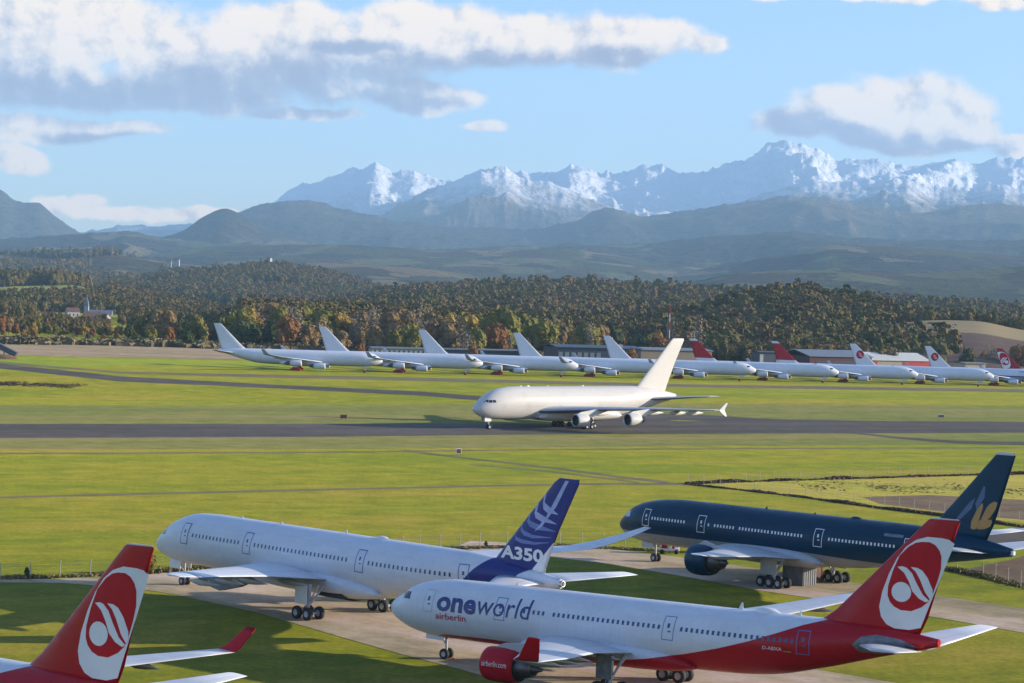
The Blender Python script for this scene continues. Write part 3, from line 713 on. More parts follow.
lot = [[(57.03, 9.18), (57.12, 10.0), (57.78, 11.27), (58.31, 11.99), (58.56, 12.2), (58.64, 11.75), (58.3, 10.75), (57.95, 9.95), (57.9, 9.2), (57.4, 9.05)],
       [(58.0, 9.95), (58.38, 10.3), (59.07, 11.66), (59.54, 12.18), (60.1, 12.48), (60.51, 12.37), (60.28, 11.63), (59.6, 10.63), (58.9, 10.05), (58.3, 9.75)],
       [(57.95, 9.75), (58.6, 9.95), (59.2, 10.3), (59.75, 10.38), (59.85, 10.12), (59.6, 9.57), (58.84, 9.22), (58.0, 9.12)]]
for sd in (1, -1):
    for q in lot: b.decal('emblem_petal', [q], M['gold'], sd, .02, b.finf, .6, b.fin)
    for q in ([(55.0, 10.07), (56.75, 12.12), (57.55, 12.73), (57.11, 11.48), (55.67, 10.13)], [(57.58, 12.06), (58.65, 14.17), (58.88, 14.05), (58.8, 12.84), (58.3, 12.12), (57.78, 11.27)]):
        b.decal('fin_band', [q], M['tealline'], sd, .015, b.finf, .6, b.fin)
b.decal('registration_plate', [[(46.2, 7.42), (48.9, 7.42), (48.9, 7.75), (46.2, 7.75)]], simple('faded_registration', (.16, .18, .22), .5, var=.5, scale=9), 1, .02)
mb = MB(); mb.box(-.02, .9, -.17, .17, -.22, .22); mb.v = [(q[0] + b.P(62.6, 0, 6.85)[0] - .4, q[1], q[2] + b.P(62.6, 0, 6.85)[2]) for q in mb.v]; mb.build('tail_exhaust', M['white'], root)
crown(b, [(25, .5, .35, .05), (39, 1.8, .25, .4), (33, .5, .25, .05)], m_cowl777)

# ---- white double-deck airliner on the taxiway
X0 = 34.0
m_388 = paint('plain_white_livery', (.63, .60, .55), .35, x0=X0, dirt=.05)
p, rz = pose(-5.457, 574.135, 127.971, X0)
root = tag(empty('airliner', p, rz), 'huge all white double-deck airliner rolling along the middle taxiway', 'airliner')
e = Craft(root, 70.0, 6.75, 3.57, 4.28, X0, 0,
          [(0, 5.2), (.15, 5.7), (.9, 6.6), (2.2, 7.7), (3.4, 8.65), (5, 9.6), (7, 10.35), (9.5, 10.85), (13, 11.05), (52, 11.05), (58, 10.75), (64, 9.9), (70, 8.8)],
          [(0, 5.1), (.15, 4.7), (.9, 4.0), (2.2, 3.35), (4, 2.85), (7, 2.55), (10, 2.47), (44, 2.47), (50, 3.1), (57, 4.55), (64, 6.3), (70, 7.7)],
          [(0, .05), (.15, .6), (.9, 1.4), (2.2, 2.2), (4, 2.85), (7, 3.35), (11, 3.57), (44, 3.57), (52, 3.15), (60, 2.0), (66, 1.0), (70, .45)])
e.fuselage(m_388); e.fairing(19, 48, 1.75, 4.2, m_388)
fs = [(9.4, 53.8, 11.8, 0), (11, 55.4, 10.8, 0), (17, 61.2, 7.6, 0), (23.6, 67.4, 4.7, 0), (24.1, 68.1, 3.9, 0)]
e.finst = fs; e.finf = e.finy(fs); e.fin = e.lift('tail_fin', fs, m_388, vert=True, camber=0)
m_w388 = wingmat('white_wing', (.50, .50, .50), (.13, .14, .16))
for sd in (1, -1):
    e.lift('wing', [(.5, 16.5, 20, 4.6), (3.6, 19.5, 17.8, 4.8), (14.5, 28.2, 11.3, 5.7), (26, 37.3, 7.2, 6.3), (39.2, 47.6, 4.0, 6.75)], m_w388, sd)
    v = []; q = [(49.2, 6.75), (51.4, 8.6), (51.9, 8.6), (51.0, 6.75), (51.7, 5.2), (51.2, 5.2)]
    v = [e.P(x, sd * (39.25 + dy + .12 * abs(z - 6.75)), z) for dy in (-.06, .06) for x, z in q]
    mk('wing_fence', v, [tuple(range(6))[::-1], tuple(range(6, 12))] + [(i, (i + 1) % 6, 6 + (i + 1) % 6, 6 + i) for i in range(6)], M['white'], root)
    e.lift('tailplane', [(.6, 57.6, 12, 7.4), (15.0, 68.0, 4.4, 8.9)], m_w388, sd, tc=.09)
    e.engine(21.6, sd * 14.9, 2.95, 1.75, 3.9, m_388, 5.7, 28.5, mpyl=m_388); e.engine(29.9, sd * 25.7, 3.7, 1.75, 3.9, m_388, 6.3, 37.1, mpyl=m_388)
    for y in (8, 19, 23, 29, 33): e.track(interp(y, [(3.6, 37.3), (14.5, 39.5), (39.2, 51.4)]) - 5.4, sd * y, interp(y, [(3.6, 4.3), (14.5, 5.4), (39.2, 6.6)]) - .6, 6.6, .65, m_388)
    e.windows([(12, 24), (28, 38), (42, 54)], 5.95, .24, .30, .8, simple('pale_window_shade', (.50, .47, .44), .5), sd); e.windows([(14, 26), (29, 50)], 8.65, .24, .28, .8, bpy.data.materials['pale_window_shade'], sd)
    for x, z in ((7.6, 5.0), (15.5, 5.0), (26, 5.0), (40, 5.0), (54.5, 5.0), (14.5, 7.75), (27.5, 7.75), (51.5, 7.75)): e.door(x, z, z + 1.9, 1.1, m_388, M['lightgrey'], M['lightgrey'], sd, .05)
e.nose_gear(5.1, 3.2, .62)
for sd in (1, -1):
    e.main_gear(33.2, sd * 6.23, 4.6, 2, .70, 1.7, .7, door=2.0); e.main_gear(36.4, sd * 2.64, 3.6, 3, .70, 1.7, .7)
    # cockpit panes stand one by one
for q in ([(2.0, 7.0), (2.9, 7.65), (3.35, 7.65), (2.95, 6.98)], [(3.1, 6.98), (3.5, 7.65), (4.15, 7.68), (4.0, 7.0)], [(4.15, 7.0), (4.3, 7.68), (4.95, 7.68), (5.1, 7.05)]):
    for sd in (1, -1): e.decal('cockpit_window', [q], M['glass'], sd, .014, None, .12)
crown(e, [(17, 1.3, .3, .3), (15, .5, .3, .05), (36, .6, .3, .05), (24, .5, .25, .05)], M['white'])

# ---- the row of stored four-engined airliners
m_row = paint('white_row_livery', (.80, .80, .81), .38, x0=32.05, dirt=.08)
m_row2 = paint('white_row_livery_blue_stripe', (.72, .73, .75), .38, zones=[((.06, .12, .32), [([(0, 4.2), (50, 4.4), (64, 5.5)], 1), ([(0, 4.9), (50, 5.1), (64, 6)], -1)]), ((.40, .41, .43), [([(0, 4.2), (50, 4.4), (64, 5.5)], -1)])], x0=32.05, dirt=.08)
m_rfin = {'w': paint('white_row_fin', (.74, .745, .76), .38, x0=32.05, dirt=.06),
          'r': paint('red_row_fin', (.74, .745, .76), .4, zones=[((.42, .008, .016), [([(40, 9.0), (65, 9.0)], 1), ([(40, 16.1), (65, 16.2)], -1)])], x0=32.05, dirt=.1),
          'rr': paint('wholly_red_row_fin', (.38, .012, .02), .4, x0=32.05)}
spec = [('w', 'leftmost plain white four-engined airliner of the stored row', m_row), ('w', 'second plain white airliner from the left in the stored row', m_row),
        ('w', 'third plain white airliner from the left in the stored row', m_row), ('w', 'plain white stored airliner parked behind the tail of the third one from the left', m_row),
        ('w', 'fifth white stored airliner, half hidden behind the double-deck jet\'s tail', m_row), ('r', 'stored airliner with a red white-capped fin, nearer the double-deck jet', m_row),
        ('r', 'stored airliner with a red white-capped fin, just left of the grey shed', m_row), ('p', 'white stored airliner with a red bird roundel, in front of the white-roofed shed', m_row),
        ('p', 'white stored airliner with blue side stripe and red bird roundel on its fin', m_row2), ('ab', 'stored airliner with red fin and ringed emblem at the right edge', m_row2)]
protos = {}
for k, (kind, label, mf) in enumerate(spec):
    gx, gy = -53.2 + 37.3 * k, 834.7 + 21.2 * k; hd = -90.5 - 2.1 * k
    pz = 4.0 - .53 * k
    p, rz = pose(gx, gy, hd, 32.05); p.z = pz
    key = (kind, mf.name)
    if key in protos:
        r_ = copy_tree(protos[key]); r_.location = p; r_.rotation_euler = (0, 0, rz)
    else:
        r_ = empty('airliner', p, rz)
        mfin = m_rfin['rr'] if kind == 'ab' else m_rfin['r'] if kind == 'r' else m_rfin['w']
        c = twin_airbus(r_, mf, mfin, m_wing, mf, M['white'], M['lightgrey'] if kind != 'ab' else M['red'], m_wing2, L=62.2, sh=3.2, fsh=4.9, sl=0,
                        engines=((17.4, 9.37, 2.4, 1.15, 4.3), (25.2, 19.2, 3.6, 1.15, 4.3)), cover=M['redcover'])
        for sd in (1, -1):
            mb = MB(); mb.box(-1.9, 1.9, sd * 5.34 - 1.2, sd * 5.34 + 1.2, .02, 1.15); mb.box(-1.2, 1.2, sd * 5.34 - .9, sd * 5.34 + .9, 1.15, 1.6)
            mb.build('gear_cover', M['redcover'], r_)
            if kind == 'p':
                cx, cz = 58.9, 12.3
                ring = [(cx + 1.75 * math.cos(t), cz + 1.9 * math.sin(t)) for t in [2 * math.pi * i / 20 for i in range(20)]]
                c.decal('roundel', [ring], M['red'], sd, .02, c.finf, .6, c.fin)
                for j in range(3):
                    q = [(cx - 1.5 + .5 * j, cz - 1.1 + .7 * j), (cx - .3 + .3 * j, cz - .9 + .7 * j), (cx + .8, cz - .1 + .5 * j), (cx - .2 + .2 * j, cz - .6 + .7 * j), (cx - 1.3 + .5 * j, cz - .85 + .7 * j)]
                    c.decal('roundel_feather', [q], M['white'], sd, .03, c.finf, .6, c.fin)
            if kind == 'ab': add_logo(c, sd)
        if kind == 'p' and mf is m_row2: c.text('fuselage_title', 'AIR CHINA', 11, 21, 6.5, 7.3, M['blueline'], side=-1, flip=True, step=.4)
        protos[key] = r_
    tag(r_, label, 'airliner', 'stored airliners parked in a row')

# ------------------------------------------------------------------ numeric noise
def _hash(ix, iy, seed):
    h = (ix.astype(np.int64) * 374761393 + iy.astype(np.int64) * 668265263 + seed * 974634777) & 0xFFFFFFFF
    h = ((h ^ (h >> 13)) * 1274126177) & 0xFFFFFFFF
    return ((h ^ (h >> 16)) & 0xFFFFFF) / float(0xFFFFFF)
def vnoise(x, y, seed=0):
    ix, iy = np.floor(x), np.floor(y); fx, fy = x - ix, y - iy
    fx = fx * fx * fx * (fx * (fx * 6 - 15) + 10); fy = fy * fy * fy * (fy * (fy * 6 - 15) + 10)
    a, b = _hash(ix, iy, seed), _hash(ix + 1, iy, seed); c, d_ = _hash(ix, iy + 1, seed), _hash(ix + 1, iy + 1, seed)
    return (a + (b - a) * fx) * (1 - fy) + (c + (d_ - c) * fx) * fy
def fbm(x, y, seed=0, oct=5, ridged=False, gain=.5):
    s = 0; a = 1; tot = 0
    for o in range(oct):
        n = vnoise(x * 2**o + 13.7 * o, y * 2**o - 7.1 * o, seed + o)
        if ridged: n = 1 - np.abs(2 * n - 1); n = n * n
        s = s + a * n; tot += a; a *= gain
    return s / tot

# ------------------------------------------------------------------ ground and roads
def ground_mat(name, cols, streak=.5, grain=.25, bump=.3, angle=28.0, sheen=None, bdist=.35):
    t = mat(name, cols[0], .95, spec=.15)
    co = t.node('ShaderNodeNewGeometry').outputs['Position']
    mp = t.node('ShaderNodeMapping'); mp.inputs['Rotation'].default_value = (0, 0, R(-angle)); t.l.new(co, mp.inputs[0]); q = mp.outputs[0]
    n1 = t.noise(t.v('MULTIPLY', q, (.0035, .045, 0)), 1.0, 5, .55)
    n2 = t.noise(t.v('MULTIPLY', q, (.02, .35, 0)), 1.0, 4, .6)
    n3 = t.noise(co, .012, 5, .6); n4 = t.noise(co, 1.3, 6, .72); n5 = t.noise(co, .16, 5, .65)
    f = t.m('ADD', t.m('MULTIPLY', n1, .45), t.m('ADD', t.m('MULTIPLY', n2, .22), t.m('ADD', t.m('MULTIPLY', n3, .25), t.m('MULTIPLY', n5, .22))))
    f = t.ss(f, .47, .69)
    c = t.ramp(f, [(i / (len(cols) - 1), x) for i, x in enumerate(cols)])
    k = t.m('MULTIPLY', t.lin(n4, .25, .75, 1 - grain, 1 + grain), t.lin(n5, .3, .7, 1 - grain * .4, 1 + grain * .4))
    c = t.v('SCALE', c, scale=k)
    t.l.new(c, t.b.inputs['Base Color'])
    if sheen: t.b.inputs['Sheen Weight'].default_value = sheen[0]; t.b.inputs['Sheen Roughness'].default_value = .5; t.l.new(t.v('MULTIPLY', t.v('SCALE', t.ramp(f, [(0, (.74, .90, .7)), (.45, (.96, 1.0, .9)), (.75, (1.06, 1.0, 1.1)), (1, (1.12, .93, 1.9))]), scale=t.m('MULTIPLY', t.lin(n4, .25, .75, 1 - grain * .75, 1 + grain * .75), t.lin(n5, .3, .7, .82, 1.16))), sheen[1]), t.b.inputs['Sheen Tint'])
    b_ = t.node('ShaderNodeBump'); b_.inputs['Strength'].default_value = bump; b_.inputs['Distance'].default_value = bdist
    t.l.new(t.noise(co, 2.2, 5, .7), b_.inputs['Height']); t.l.new(b_.outputs[0], t.b.inputs['Normal'])
    return t.mat
m_grass = ground_mat('airfield_grass', [(.006, .018, .002), (.020, .028, .003), (.036, .038, .006), (.075, .060, .018)], grain=.55, bump=.1, sheen=(.24, (.78, .765, .03)))
m_mown = ground_mat('dull_verge_grass', [(.040, .042, .010), (.060, .056, .018), (.09, .074, .028)], grain=.35, bump=.1, sheen=(.21, (.62, .60, .14)))
m_tarmac = ground_mat('old_asphalt', [(.080, .064, .050), (.105, .084, .066), (.135, .110, .085)], grain=.12, bump=.05, sheen=(.02, (.8, .7, .6)))
m_conc = ground_mat('worn_concrete', [(.22, .155, .088), (.39, .285, .17), (.50, .38, .24)], grain=.22, bump=.05, angle=-47, sheen=(.12, (.9, .75, .55)))
m_track = ground_mat('earth_track', [(.13, .10, .06), (.17, .13, .08), (.15, .15, .05)], grain=.2, bump=.1, sheen=(.06, (.7, .6, .30)))
m_straw = ground_mat('straw_field', [(.20, .14, .08), (.26, .185, .11), (.30, .22, .13)], grain=.3, angle=10, bump=.1, sheen=(.12, (.95, .70, .42)))
m_rough = ground_mat('rough_grass', [(.20, .17, .04), (.28, .24, .045), (.24, .20, .06), (.14, .11, .04)], grain=.4, angle=-10, bump=.1, sheen=(.22, (.90, .74, .06)))
m_soil = ground_mat('bare_soil', [(.15, .082, .048), (.19, .115, .068), (.20, .15, .065)], grain=.3, bump=.1, sheen=(.05, (.8, .6, .3)))
m_field2 = ground_mat('vivid_grass', [(.075, .115, .012), (.10, .14, .015)], grain=.2, bump=.1, sheen=(.21, (.70, .77, .04)))

xs = np.concatenate([-np.geomspace(15800, 700, 16), np.linspace(-600, 700, 66), np.geomspace(800, 15800, 16)])
ys = np.concatenate([[-190, -100, 0], np.linspace(100, 600, 12), np.linspace(630, 1200, 40), np.geomspace(1260, 27000, 26)])
X_, Y_ = np.meshgrid(xs, ys)
Z_ = gz(X_, Y_)
nx = len(xs)
tag(mk('ground', np.stack([X_.ravel(), Y_.ravel(), Z_.ravel()], 1), [(j * nx + i, j * nx + i + 1, (j + 1) * nx + i + 1, (j + 1) * nx + i) for j in range(len(ys) - 1) for i in range(nx - 1)], m_grass, smooth=True), kind='structure')

def strip(name, top, bot, m, off, kind='structure', nseg=10, nw=3):
    "a sheet between two surveyed edge lines"
    def pl(L):
        P = [gndz(*q) for q in L]; out = []
        for a_, b_ in zip(P[:-1], P[1:]):
            out += [a_.lerp(b_, k / nseg) for k in range(nseg)]
        return out + [P[-1]]
    A, B = pl(top), pl(bot); v = []; f = []
    for p_, q_ in zip(A, B):
        for k in range(nw + 1):
            r = p_.lerp(q_, k / nw); v.append((r.x, r.y, float(gz(r.x, r.y)) + off))
    for i in range(len(A) - 1):
        for k in range(nw): a_ = i * (nw + 1) + k; f.append((a_, a_ + 1, a_ + nw + 2, a_ + nw + 1))
    return tag(mk(name, v, f, m, smooth=True), kind=kind)
strip('taxiway', [(-60, 424.3), (0, 424), (300, 424), (480, 423.5), (560, 424), (600, 418), (655, 413.7), (700, 414.5), (760, 418.5), (860, 421), (1024, 421.8), (1090, 422)],
      [(-60, 438), (0, 438), (300, 437), (480, 435), (560, 434.3), (600, 434), (655, 434), (700, 434), (760, 433.6), (860, 433.4), (1024, 432.6), (1090, 432.4)], m_tarmac, .030)
strip('verge', [(-60, 438), (300, 437), (600, 434), (1024, 432.6), (1090, 432.4)], [(-60, 449), (300, 449), (600, 447), (1024, 444), (1090, 443)], m_mown, .012)
strip('verge', [(-60, 405), (300, 405), (560, 404), (1090, 408)], [(-60, 424), (300, 424), (560, 424), (1090, 421)], m_mown, .008)
strip('runway', [(-60, 373.8), (0, 375.2), (120, 379), (260, 384), (420, 391.5), (560, 402), (640, 410)], [(-60, 376.5), (0, 378), (120, 382.5), (260, 387.5), (420, 395.5), (560, 407), (640, 416)], m_tarmac, .034)
strip('earth_strip', [(-60, 370), (120, 372), (260, 374.5), (470, 379), (700, 384.5), (1090, 390)], [(-60, 373), (120, 375), (260, 377.5), (470, 382), (700, 387.5), (1090, 393)], m_track, .016)
strip('path', [(-60, 498), (0, 496.6), (256, 490.3), (512, 484.6), (600, 483), (690, 483)], [(-60, 499.6), (0, 498.2), (256, 492), (512, 486.2), (600, 484.8), (690, 485)], m_track, .016)
strip('path', [(405, 450), (458, 456.5), (484, 459.5), (560, 468), (620, 476), (668, 481.5)], [(405, 451.5), (458, 458), (484, 460.8), (560, 469.6), (620, 478), (668, 483.6)], m_track, .022)
strip('path', [(470, 464), (560, 472), (640, 482)], [(470, 464.8), (560, 473.2), (640, 483.4)], m_track, .019)
strip('path', [(840, 431), (900, 437), (960, 441), (1090, 443)], [(840, 432), (900, 439), (960, 444), (1090, 446.5)], m_tarmac, .026)
strip('path', [(-60, 453), (300, 452), (560, 449), (1090, 447)], [(-60, 454.3), (300, 453.2), (560, 450), (1090, 448)], m_track, .014)
strip('straw_field', [(-60, 342), (0, 343.5), (60, 344), (150, 346), (240, 350)], [(-60, 355), (0, 355), (60, 356.5), (150, 358), (240, 360)], m_straw, .05)
strip('hayfield', [(-60, 358), (60, 358.5), (240, 361), (330, 366)], [(-60, 364), (60, 367), (240, 370), (330, 373)], m_field2, .02)
strip('rough_pasture', [(692, 484.6), (790, 479.8), (900, 476.5), (1024, 474.6), (1100, 473)], [(692, 485.2), (760, 492), (870, 505.5), (970, 517), (1100, 532)], m_rough, .012)
strip('soil_patch', [(862, 497), (930, 495), (1024, 500), (1100, 503)], [(880, 504), (960, 514), (1024, 520), (1100, 530)], m_soil, .020)
strip('soil_patch', [(958, 571), (1010, 560), (1024, 556), (1100, 548)], [(958, 574), (1010, 579), (1024, 586), (1100, 603)], m_soil, .020)
strip('access_road', [(985, 532), (1024, 527), (1100, 525)], [(960, 541), (1024, 545), (1100, 552)], m_tarmac, .022)
# concrete tracks the near jets stand on
strip('concrete_apron', [(-60, 580.5), (60, 579), (130, 576.5), (165, 573), (200, 575.5), (262, 582), (340, 596.5), (400, 606), (480, 618), (600, 636), (700, 650), (830, 672), (900, 684)],
      [(-60, 582), (60, 583), (130, 588), (165, 593), (200, 600), (262, 614), (330, 634), (400, 654), (462, 670), (500, 681), (560, 694), (640, 708), (700, 722)], m_conc, .030)
strip('concrete_apron', [(470, 541), (540, 544.5), (610, 549), (700, 560), (780, 572), (851, 582.5), (952, 598), (1024, 609), (1110, 623)],
      [(450, 549), (540, 556), (610, 564), (686, 577), (762, 591), (838, 602), (942, 618.5), (1024, 633), (1110, 650)], m_conc, .030)

# ------------------------------------------------------------------ hills and mountains
LAY = {}
def ridge(name, pts, D, wf, wb, zb, mats, amp, nscale, seed, gain=None, du=5, nf=40, nb=10, rid=True, sharp=1.3, kind='structure', jag=0.0, crest_amp=.25, stretch=1.0, umin=-220, umax=1244, foot=None):
    pts = sorted(pts)
    us = np.arange(umin, umax + 1, du, dtype=float)
    uu = [p_[0] for p_ in pts]; vv = [p_[1] for p_ in pts]
    P = [at(u, float(pchip(u, pts)), D) for u in us]
    tt = np.array([p_.x / D for p_ in P]); hc = np.array([p_.z for p_ in P])
    jg = jag * D / F * (fbm(us / 26, us * 0 + seed, seed + 3, 5, True, .62) - .45) * 2 * np.clip((hc - zb) / (.6 * max(1, hc.max() - zb)), 0, 1)
    # ends sink
    e0 = np.clip((us - uu[0]) / 60 + 1, 0, 1); e1 = np.clip((uu[-1] - us) / 60 + 1, 0, 1); e = np.minimum(e0, e1); e = e * e * (3 - 2 * e)
    hc = zb + (hc - zb) * e - (1 - e) * 30
    def hf(t, y):
        h = np.interp(t, tt, hc); x = t * D
        s = np.where(y < D, (D - y) / wf, (y - D) / wb); s = np.clip(s, 0, 1)
        sh_ = (1 - s) ** sharp * (1 - .0 * s)
        n = fbm(x / nscale, y / (nscale * stretch), seed, 7, rid, gain or (.58 if rid else .5)) - (.42 if rid else .5)
        na = amp * (crest_amp + (1 - crest_amp) * np.minimum(1, s * 3.0)) * np.minimum(1, (1 - s) * 2.5)
        return zb + (h - zb) * sh_ + np.interp(t, tt, jg) * np.clip(1 - s * 9, 0, 1) + n * na * np.clip((h - zb) / (2.2 * amp + 30), 0, 1) - 8 * s - 40 * (s > .999)
    yy = np.concatenate([D - wf * np.linspace(1, 0, nf) ** 1.0, D + wb * np.linspace(0, 1, nb)[1:]])
    T, Yg = np.meshgrid(tt, yy); Zg = hf(T, Yg); Xg = T * Yg
    n_ = len(tt)
    o = mk(name, np.stack([Xg.ravel(), Yg.ravel(), Zg.ravel()], 1), [(j * n_ + i, j * n_ + i + 1, (j + 1) * n_ + i + 1, (j + 1) * n_ + i) for j in range(len(yy) - 1) for i in range(n_ - 1)], mats, smooth=True)
    tag(o, kind=kind); LAY[name if name not in LAY else name + str(seed)] = hf; o['seedkey'] = seed
    return hf, o

def mountain_mat(name, rock, forest, snow_z=None, snow_soft=250, field=None, tree_z=1100, fs=.0006):
    t = mat(name, rock, .95, spec=.1)
    g = t.node('ShaderNodeNewGeometry'); pos = g.outputs['Position']
    sp = t.node('ShaderNodeSeparateXYZ'); t.l.new(pos, sp.inputs[0]); z = sp.outputs[2]
    sn = t.node('ShaderNodeSeparateXYZ'); t.l.new(g.outputs['Normal'], sn.inputs[0]); up = sn.outputs[2]
    n1 = t.noise(pos, fs, 6, .62); n2 = t.noise(pos, fs * 6, 5, .65); n3 = t.noise(pos, fs * 22, 4, .7)
    c = t.mix(t.ss(n2, .35, .65), [x * .75 for x in rock], [x * 1.3 for x in rock])
    fo = t.mix(t.ss(n3, .35, .65), [x * .55 for x in forest], [forest[0] * 1.9, forest[1] * 1.55, forest[2] * 1.4])
    zz = t.m('ADD', z, t.m('MULTIPLY', t.m('SUBTRACT', n1, .5), 900))
    c = t.mix(t.ss(zz, tree_z - 120, tree_z + 160), fo, c)
    if field:
        vo = t.node('ShaderNodeTexVoronoi'); vo.inputs['Scale'].default_value = 1.0
        t.l.new(t.v('MULTIPLY', t.v('ADD', pos, t.v('SCALE', t.noise(pos, fs * 8, 3, .5, col=True), scale=120.0)), (.006, .0028, 0)), vo.inputs['Vector'])
        sv = t.node('ShaderNodeSeparateXYZ'); t.l.new(vo.outputs['Color'], sv.inputs[0])
        fc = t.ramp(sv.outputs[0], [(0, (.075, .080, .03)), (.35, (.13, .13, .05)), (.6, (.20, .15, .075)), (.8, (.08, .06, .035)), (1, (.16, .155, .05))], 'CONSTANT')
        msk = t.m('MULTIPLY', t.ss(t.m('ADD', n1, t.m('MULTIPLY', sv.outputs[1], .25)), field[0], field[0] + .02), t.ss(z, field[1], field[1] - 60))
        c = t.mix(msk, c, fc)
    if snow_z:
        sz = t.m('ADD', z, t.m('ADD', t.m('MULTIPLY', t.m('SUBTRACT', n2, .5), 480), t.m('ADD', t.m('MULTIPLY', t.m('SUBTRACT', n3, .5), 340), t.m('MULTIPLY', t.m('SUBTRACT', n1, .5), 320))))
        sz = t.m('ADD', sz, t.m('MULTIPLY', t.m('SUBTRACT', up, .8), 350))
        c = t.mix(t.ss(sz, snow_z - snow_soft, snow_z + snow_soft), c, (.72, .72, .74))
    t.l.new(c, t.b.inputs['Base Color'])
    b_ = t.node('ShaderNodeBump'); b_.inputs['Strength'].default_value = .8; b_.inputs['Distance'].default_value = .06 / fs
    t.l.new(t.noise(pos, fs * 9, 6, .66), b_.inputs['Height']); t.l.new(b_.outputs[0], t.b.inputs['Normal'])
    return t.mat
m_alp = mountain_mat('snow_and_rock', (.20, .18, .17), (.06, .065, .05), snow_z=760, snow_soft=320, tree_z=600, fs=.00036)
m_alp2 = mountain_mat('patchy_snow_and_rock', (.15, .12, .10), (.055, .05, .035), snow_z=1000, snow_soft=190, tree_z=720, fs=.0005)
m_fore = mountain_mat('wooded_mountain', (.13, .095, .065), (.032, .034, .022), tree_z=620, fs=.0009, field=(.66, 330))
m_fore_s = mountain_mat('wooded_mountain_light_snow', (.13, .11, .09), (.045, .045, .032), snow_z=1500, snow_soft=260, tree_z=950, fs=.0007)
m_foot = mountain_mat('foothill_fields', (.08, .07, .04), (.036, .040, .026), tree_z=5000, fs=.0014, field=(.58, 600))
m_hill = mountain_mat('hill_fields', (.08, .07, .04), (.050, .052, .025), tree_z=5000, fs=.0020, field=(.52, 400))
m_near = mountain_mat('woodland_floor', (.12, .09, .05), (.11, .085, .040), tree_z=5000, fs=.01)
m_meadow = ground_mat('meadow', [(.12, .15, .03), (.17, .19, .04), (.20, .19, .06)], grain=.2, bump=.1, sheen=(.12, (.6, .65, .2)))

ridge('mountains', [(-220, 236), (80, 231), (130, 224), (180, 225), (230, 214), (270, 204), (290, 190), (318, 184), (345, 173), (362, 171), (376, 166), (392, 175), (412, 172), (432, 181), (452, 184), (480, 176), (520, 172), (552, 175), (574, 168), (600, 177), (630, 170), (650, 164), (682, 170), (712, 167), (742, 160), (762, 150), (790, 143), (818, 150), (842, 160), (866, 158), (890, 159), (915, 164), (940, 162), (975, 163), (1005, 155), (1040, 152), (1244, 152)],
      24000, 7500, 2500, 110, m_alp, 1150, 1900, 11, jag=5, du=1.5, nf=110, nb=8, crest_amp=.22, sharp=1.1, stretch=1.6)
ridge('mountains', [(360, 232), (400, 205), (430, 192), (460, 180), (488, 170), (506, 170), (522, 177), (545, 181), (565, 188), (590, 200), (625, 212), (660, 222), (700, 228)],
      20500, 5000, 2200, 110, m_alp2, 850, 1400, 23, jag=4, du=1.5, nf=80, nb=8, crest_amp=.24, sharp=1.15, stretch=1.4)
ridge('mountains', [(690, 226), (740, 203), (765, 192), (790, 184), (830, 181), (880, 178), (915, 183), (935, 190), (970, 186), (1000, 184), (1040, 192), (1090, 200), (1244, 205)],
      19500, 4800, 2200, 110, m_alp2, 640, 1400, 31, jag=3.5, du=1.5, nf=80, nb=8, crest_amp=.20, sharp=1.15, stretch=1.4)
ridge('mountains', [(-220, 150), (-90, 165), (-30, 182), (0, 190), (18, 201), (38, 203), (52, 214), (66, 224), (84, 234), (110, 238)],
      16500, 4000, 2200, 100, m_fore_s, 520, 1500, 37, jag=3, du=2.5, nf=50, nb=8, crest_amp=.12)
ridge('mountains', [(60, 246), (175, 237), (210, 228), (240, 212), (268, 205), (290, 200), (312, 201), (345, 210), (380, 217), (420, 224), (470, 227), (530, 229), (570, 222), (612, 210), (640, 216), (690, 210), (720, 205), (760, 200), (800, 197), (860, 205), (920, 212), (980, 205), (1040, 208), (1244, 200)],
      15500, 4500, 2200, 90, m_fore, 780, 1500, 41, jag=2.5, du=2.5, nf=60, nb=8, crest_amp=.10)
ridge('foothills', [(120, 246), (180, 232), (205, 216), (225, 209), (243, 216), (262, 228), (300, 240), (340, 250)], 12500, 2300, 1500, 60, m_fore, 300, 800, 43, du=3, nf=40, nb=8, crest_amp=.10)
ridge('foothills', [(-220, 236), (0, 238), (60, 235), (125, 232), (170, 238), (230, 243), (290, 240), (330, 247), (400, 250), (520, 246), (640, 244), (720, 236), (800, 232), (860, 238), (940, 240), (1244, 232)],
      11000, 3800, 1900, 60, m_fore, 380, 900, 47, jag=2, du=3, nf=50, nb=8, crest_amp=.12)
ridge('foothills', [(130, 258), (220, 246), (330, 244), (390, 247), (450, 250), (500, 250), (560, 248), (600, 253), (660, 262), (720, 268), (780, 272), (860, 274)], 9000, 2800, 1500, 40, m_foot, 190, 800, 53, du=4, nf=44, nb=8, crest_amp=.15, rid=False)
ridge('foothills', [(660, 276), (720, 266), (780, 255), (840, 246), (890, 247), (940, 250), (1000, 255), (1060, 258), (1244, 250)], 8000, 2300, 1500, 40, m_foot, 160, 700, 59, du=4, nf=44, nb=8, crest_amp=.15, rid=False)
ridge('hills', [(640, 290), (690, 282), (730, 275), (790, 271), (850, 271), (900, 274), (950, 272), (1000, 268), (1050, 264), (1244, 256)], 5600, 1600, 1000, 20, m_hill, 80, 480, 61, du=5, nf=36, nb=8, rid=False)
hR3c, _ = ridge('hills', [(-220, 251), (0, 254), (60, 257), (110, 255), (160, 261), (210, 266), (300, 263), (380, 266), (440, 271), (500, 281), (560, 292)], 6200, 1900, 1000, 20, m_hill, 100, 520, 67, du=5, nf=36, nb=8, rid=False)
